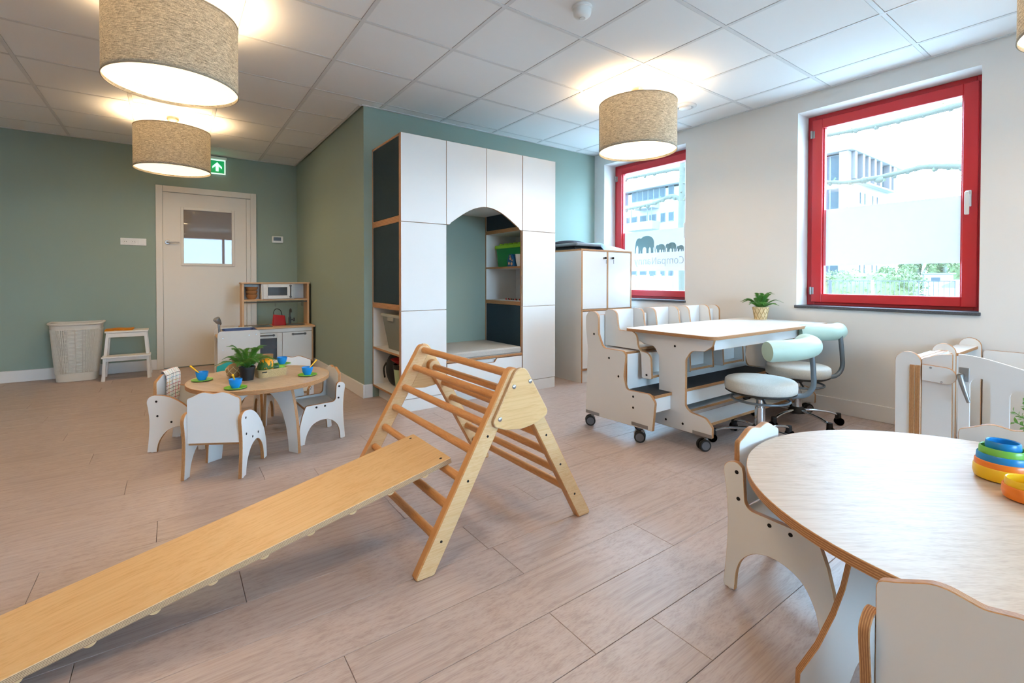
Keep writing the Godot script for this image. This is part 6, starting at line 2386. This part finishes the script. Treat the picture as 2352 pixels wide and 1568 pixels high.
func limb(g: G, a: Vector3, dir: Vector3, l: float, r: float, depth: int, rg: RandomNumberGenerator) -> void:
	var bend := Vector3(rg.randf_range(-1, 1), rg.randf_range(0.0, 0.6), rg.randf_range(-1, 1)) * 0.22
	var m := a + dir * l * 0.5
	var e := a + (dir + bend).normalized() * l
	g.tube([a, m, e], [r, r * 0.85, r * 0.68], 5, false)
	if depth == 0:
		return
	var n := 3 if depth > 1 else 4
	for k in n:
		var az := TAU * k / n + rg.randf() * 1.5
		var side := Vector3(cos(az), 0, sin(az))
		var d := (dir * rg.randf_range(0.6, 1.1) + side * rg.randf_range(0.3, 0.6) + Vector3(0, 0.15, 0)).normalized()
		limb(g, a.lerp(e, rg.randf_range(0.6, 1.0)), d, l * rg.randf_range(0.55, 0.78), r * 0.55, depth - 1, rg)

func build_outdoors() -> void:
	var g := G.new()
	g.use("asphalt").box(Vector3(40, GY - 0.1, -20), Vector3(220, 0.2, 220), 0.0)
	struct("ground", g, "grey paved ground outside")
	# apartment building
	var b := thing("apartment_building", "white flat-roofed apartment building with columns and balconies across the street", "building")
	g = G.new()
	g.use("facade").box(Vector3(54.3, 6.0 + GY / 2, -38.0), Vector3(12.4, 12.0 - GY, 43.8), 0.0)
	part("wall", g, b)
	g = G.new()
	g.use("facade").box(Vector3(54.0, 12.46, -38.6), Vector3(13.4, 0.46, 46.2), 0.05)
	part("roof_edge", g, b)
	# south side: tall slots between columns, small windows below
	for q in [[48.95, 50.0], [50.5, 51.3], [51.9, 52.75], [53.6, 54.2], [55.1, 56.75]]:
		pane_part(b, false, q[0], q[1], 9.9, 12.15, -16.1, 1 if q[1] - q[0] < 1.2 else 2)
	for x in [48.45, 50.25, 51.6, 53.15, 54.65, 57.2, 58.6]:
		g = G.new()
		g.use("facade_column").box(Vector3(x, 11.05, -15.85), Vector3(0.5 if x < 58 else 0.9, 2.4, 0.5), 0.02)
		part("column", g, b)
	g = G.new()
	g.use("facade").box(Vector3(53.5, 9.78, -15.85), Vector3(9.6, 0.16, 0.6), 0.02)
	part("ledge", g, b)
	for q in [[50.9, 51.45], [52.0, 52.55], [54.0, 54.55], [55.2, 55.8]]:
		for y in [[8.0, 9.0], [5.2, 6.4], [1.3, 2.5]]:
			pane_part(b, false, q[0], q[1], y[0], y[1], -16.1)
	# corner glazing on the street side
	for y in [[9.6, 12.1], [6.8, 9.2], [4.0, 6.4], [1.0, 3.4]]:
		pane_part(b, true, -18.9, -16.7, y[0], y[1], 48.1, 3)
	g = G.new()
	g.use("facade_column").box(Vector3(47.75, 6.0, -16.2), Vector3(0.7, 12.4, 0.7), 0.02)
	part("column", g, b)
	g = G.new()
	g.use("facade_column").box(Vector3(47.75, 6.0, -19.5), Vector3(0.7, 12.4, 0.7), 0.02)
	part("column", g, b)
	# street side towards the other window
	pane_part(b, true, -39.56, -34.61, 10.9, 12.2, 48.1, 6)
	pane_part(b, true, -34.18, -33.45, 10.6, 12.2, 48.1)
	pane_part(b, true, -41.6, -40.2, 10.6, 12.2, 48.1, 2)
	for y in [[8.0, 9.1], [5.2, 6.3], [1.2, 2.3]]:
		for z in [[-40.48, -39.96], [-39.6, -38.8], [-38.3, -37.3], [-36.9, -35.9], [-35.26, -34.6], [-34.16, -33.45], [-32.4, -31.6]]:
			pane_part(b, true, z[0], z[1], y[0], y[1], 48.1)
	for q in [[-39.55, -35.45, 7.2, 8.15], [-38.4, -35.5, 9.75, 10.6]]:
		g = G.new()
		g.use("facade").box(Vector3(47.4, (q[2] + q[3]) / 2, (q[0] + q[1]) / 2), Vector3(1.4, q[3] - q[2], q[1] - q[0]), 0.02)
		part("balcony", g, b)
	for z in [-38.6, -36.2, -35.6]:
		g = G.new()
		g.use("facade_frame").box(Vector3(46.8, 8.95, z), Vector3(0.06, 1.6, 0.06), 0.0)
		part("balcony_post", g, b)
	# espalier lime trees
	var rg := RandomNumberGenerator.new()
	rg.seed = 77
	var knob := func(gg: G, p: Vector3, r: float) -> void:
		var sx := rg.randf_range(0.8, 1.3)
		gg.grid(8, 6, func(u: float, v: float) -> Vector3:
			var a := TAU * u
			var e := PI * v
			var k := 1.0 + 0.25 * sin(a * 3.0 + p.z * 40.0) * sin(e)
			return p + Vector3(cos(a) * sin(e), cos(e), sin(a) * sin(e) * sx) * r * k)
	var arms := {0: [[[0, 2.10], [-0.16, 2.38], [-0.30, 2.42], [-0.55, 2.48], [-0.80, 2.52], [-0.95, 2.50], [-1.25, 2.47], [-1.6, 2.46], [-1.85, 2.50], [-2.1, 2.54]], [[0, 3.10], [-0.3, 3.22], [-0.8, 3.20], [-1.3, 3.19], [-1.75, 3.20], [-2.1, 3.22]]],
		1: [[[0, 2.50], [-0.08, 2.62], [-0.27, 2.69], [-0.62, 2.61], [-1.0, 2.58], [-1.35, 2.57], [-1.7, 2.56]], [[0, 3.15], [-0.12, 3.195], [-0.65, 3.21], [-1.1, 3.22], [-1.6, 3.22]]]}
	for k in 3:
		var z: float = [-1.05, -5.375, -9.6][k]
		var t := thing("espalier_tree", ["trained lime tree with bare knobbly arms crossing the plain window", "trained lime tree with its grey trunk in the elephant window", "trained lime tree further along the street wall"][k], "tree", Vector3(8.0, GY, z), 0.0, "trained lime trees")
		g = G.new()
		g.use("bark").tube(spline3([Vector3(0, 0, 0), Vector3(0.01, 1.2, 0.01), Vector3(0, 2.4, -0.01), Vector3(0.01, 3.4, 0.0), Vector3(0, 4.6, 0.01)], 4), [0.10, 0.095, 0.09, 0.085, 0.08, 0.08, 0.078, 0.076, 0.075, 0.073, 0.072, 0.07, 0.068, 0.065, 0.06, 0.055, 0.05], 14)
		for i in 16:
			var y := 1.8 + i * 0.16
			var a := rg.randf() * TAU
			knob.call(g, Vector3(cos(a) * 0.068, y, sin(a) * 0.068), rg.randf_range(0.015, 0.03))
		part("trunk", g, t)
		for arm in arms[mini(k, 1)]:
			for sg in [1.0, -1.0]:
				var pts := []
				for q in arm:
					pts.append(Vector3(0.0, q[1] - GY, q[0] * sg))
				pts = spline3(pts, 4)
				var rad := []
				for i in pts.size():
					rad.append(0.046 - 0.024 * i / pts.size() + 0.004 * sin(i * 2.3))
				g = G.new()
				g.use("bark").tube(pts, rad, 8)
				for i in range(2, pts.size(), 2):
					knob.call(g, pts[i] + Vector3(0, rg.randf_range(-0.04, 0.0), 0), rg.randf_range(0.022, 0.045))
				g.use("hedge_pale")
				for i in range(3, pts.size(), 4):
					for j in 3:
						var p: Vector3 = pts[i] + Vector3(rg.randf_range(-0.05, 0.05), rg.randf_range(-0.09, 0.06), rg.randf_range(-0.05, 0.05))
						g.tri(p, p + Vector3(0.0, 0.03, 0.012), p + Vector3(0.005, 0.01, 0.03), Vector3(-1, 0, 0), Vector3(-1, 0, 0), Vector3(-1, 0, 0))
				part("arm", g, t)
	# bare trees far off
	var far := [[66.0, -17.6, 14.0], [63.0, -14.8, 7.5], [74.5, -17.0, 12.5], [61.0, -11.2, 8.5], [69.0, -12.0, 13.0], [78.0, -18.5, 9.0], [80.0, -14.0, 11.0]]
	for k in far.size():
		var t := thing("bare_tree", ["tall bare tree at the end of the apartment building", "low bare tree second from the apartment building", "bare forked tree in the middle of the far row", "slender bare tree in the far row", "tall bare tree near the end of the far row", "small bare tree behind the far row", "last bare tree of the far row"][k], "tree", Vector3(far[k][0], GY, far[k][1]), 0.0, "bare trees across the street")
		g = G.new()
		g.use("twig")
		limb(g, Vector3.ZERO, Vector3(0, 1, 0), float(far[k][2]) * 0.38, 0.16, 4, rg)
		part("branches", g, t)
	# leafy shrubs far off
	var shrubs := [[46.0, -11.3, 2.9, 2.2], [47.0, -9.9, 3.0, 2.2], [46.5, -8.6, 3.2, 2.2], [46.0, -7.2, 3.2, 2.2], [45.5, -12.6, 2.3, 1.2]]
	for k in shrubs.size():
		var q: Array = shrubs[k]
		g = G.new()
		leafy(g, Vector3(0, q[2] * 0.45, 0), Vector3(1.6, q[2] * 0.6, q[3] * 0.22), "hedge", "hedge_pale", 1400, 0.16, 900 + k)
		solo("far_shrub", g, ["round green shrub behind the white hut", "green shrub left of the tall lamp", "tall green shrub behind the parked car", "last green shrub of the far row", "small green shrub beside the apartment building"][k], "shrub", Vector3(q[0], GY, q[1]), 0.0, "far shrubs")
	# clipped hedge behind the railing
	g = G.new()
	leafy(g, Vector3(0, 0.80, 0), Vector3(0.55, 0.92, 1.60), "hedge_pale", "hedge", 5200, 0.055, 61)
	solo("hedge", g, "light green hedge behind the metal railing", "hedge", Vector3(18.4, GY, -5.7))
	g = G.new()
	leafy(g, Vector3(0, 0.40, 0), Vector3(0.45, 0.55, 1.2), "hedge", "hedge_pale", 2600, 0.05, 62)
	solo("hedge", g, "low green hedge below the parked white car", "hedge", Vector3(18.0, GY, -2.75))
	# railing
	var f := thing("railing", "dark metal bar railing along the pavement", "railing", Vector3(16.0, GY, 0))
	g = G.new()
	g.use("fence_metal").box(Vector3(0, 1.375, -4.3), Vector3(0.03, 0.02, 4.6), 0.0)
	part("rail", g, f)
	g = G.new()
	g.use("fence_metal").box(Vector3(0, 0.985, -4.3), Vector3(0.03, 0.02, 4.6), 0.0)
	part("rail", g, f)
	for k in 46:
		g = G.new()
		g.use("fence_metal").box(Vector3(0, 0.80, -6.55 + k * 0.10), Vector3(0.012, 1.14, 0.012), 0.0)
		part("picket", g, f)
	for z in [-5.78, -4.74, -3.0]:
		g = G.new()
		g.use("fence_metal" if z < -5 else "facade_column").box(Vector3(0, 0.70, z), Vector3(0.07, 1.42, 0.07), 0.004)
		part("post", g, f)
	# parked car
	var c := thing("parked_car", "white hatchback parked behind the railing", "car", Vector3(36.0, GY, -6.85), 0.0)
	g = G.new()
	var body := rp([[-2.0, 0.28, 0.08], [2.0, 0.28, 0.08], [2.02, 0.75, 0.12], [1.75, 0.95, 0.2], [1.45, 1.38, 0.2], [0.1, 1.44, 0.4], [-0.75, 0.98, 0.2], [-1.75, 0.84, 0.25], [-2.02, 0.62, 0.1]])
	g.at(Vector3.ZERO, UPRIGHT_X).sheet(body, 1.66, "car_white", "car_white", 0.06)
	part("body", g, c)
	g = G.new()
	g.at(Vector3(-0.835, 0, 0), UPRIGHT_X).sheet(rp([[-0.60, 0.98, 0.05], [1.32, 0.98, 0.05], [1.18, 1.32, 0.08], [0.10, 1.36, 0.15]]), 0.02, "car_glass", "car_glass", 0.0)
	part("side_window", g, c)
	for z in [-1.28, 1.28]:
		g = G.new()
		g.at(Vector3(-0.78, 0.31, z), Basis(Vector3.FORWARD, PI / 2)).use("rubber").lathe([Vector2(0, -0.09), Vector2(0.31, -0.09), Vector2(0.31, 0.09), Vector2(0, 0.09)], 20)
		part("wheel", g, c)
	g = G.new()
	g.use("car_white").box(Vector3(-0.90, 1.0, -0.45), Vector3(0.14, 0.10, 0.16), 0.03)
	part("mirror", g, c)
	# hut
	var h := thing("white_hut", "small white flat-roofed hut with a dark window across the street", "hut", Vector3(42.0, GY, -8.8))
	g = G.new()
	g.use("facade").box(Vector3(0, 0.9, 0), Vector3(1.5, 1.8, 1.15), 0.02)
	part("wall", g, h)
	g = G.new()
	g.use("facade_frame").box(Vector3(0, 1.84, 0), Vector3(1.7, 0.08, 1.4), 0.01)
	part("roof", g, h)
	g = G.new()
	g.use("facade_glass").box(Vector3(-0.76, 1.45, 0), Vector3(0.03, 0.28, 0.45), 0.0)
	part("window", g, h)
	# board fence seen through the elephant window
	var bf := thing("board_fence", "pale upright board fence below the elephant window's frosted band", "fence", Vector3(11.0, GY, 0))
	for k in 30:
		g = G.new()
		g.use("fence_wood").box(Vector3(rng.randf_range(-0.01, 0.01), 0.77 + rng.randf_range(-0.03, 0.03), -10.6 + k * 0.125), Vector3(0.02, 1.54, 0.115), 0.003)
		part("board", g, bf)
	for y in [0.4, 1.25]:
		g = G.new()
		g.use("fence_wood").box(Vector3(0.035, y, -8.8), Vector3(0.04, 0.07, 3.9), 0.002)
		part("cross_rail", g, bf)

# rounded clump of leaves about c with half sizes s
func leafy(g: G, c: Vector3, s: Vector3, m1: String, m2: String, n: int, leaf: float, seed_: int) -> void:
	var r := RandomNumberGenerator.new()
	r.seed = seed_
	var nz := noise(seed_, 1.3, 3)
	g.use(m1).grid(36, 18, func(u: float, v: float) -> Vector3:
		var d := Vector3(cos(u * TAU) * sin(v * PI), cos(v * PI), sin(u * TAU) * sin(v * PI))
		d = Vector3(signf(d.x) * pow(absf(d.x), 0.6), signf(d.y) * pow(absf(d.y), 0.6), signf(d.z) * pow(absf(d.z), 0.6))
		var k := 0.86 + 0.14 * nz.get_noise_3d(d.x * 3.0, d.y * 3.0, d.z * 5.0)
		return c + d * s * k)
	for i in n:
		var d := Vector3(r.randf_range(-1, 1), r.randf_range(-1, 1), r.randf_range(-1, 1)).normalized()
		d = Vector3(signf(d.x) * pow(absf(d.x), 0.6), signf(d.y) * pow(absf(d.y), 0.6), signf(d.z) * pow(absf(d.z), 0.6))
		var p := c + d * s * r.randf_range(0.84, 1.06)
		var a := Vector3(r.randf_range(-1, 1), r.randf_range(-1, 1), r.randf_range(-1, 1)).normalized() * leaf
		var b := a.cross(Vector3(r.randf_range(-1, 1), r.randf_range(-1, 1), r.randf_range(-1, 1))).normalized() * leaf * 0.6
		var nn := a.cross(b).normalized()
		g.use(m2 if r.randf() < 0.5 else m1)
		g.tri(p - a, p + b, p + a, nn, nn, nn)
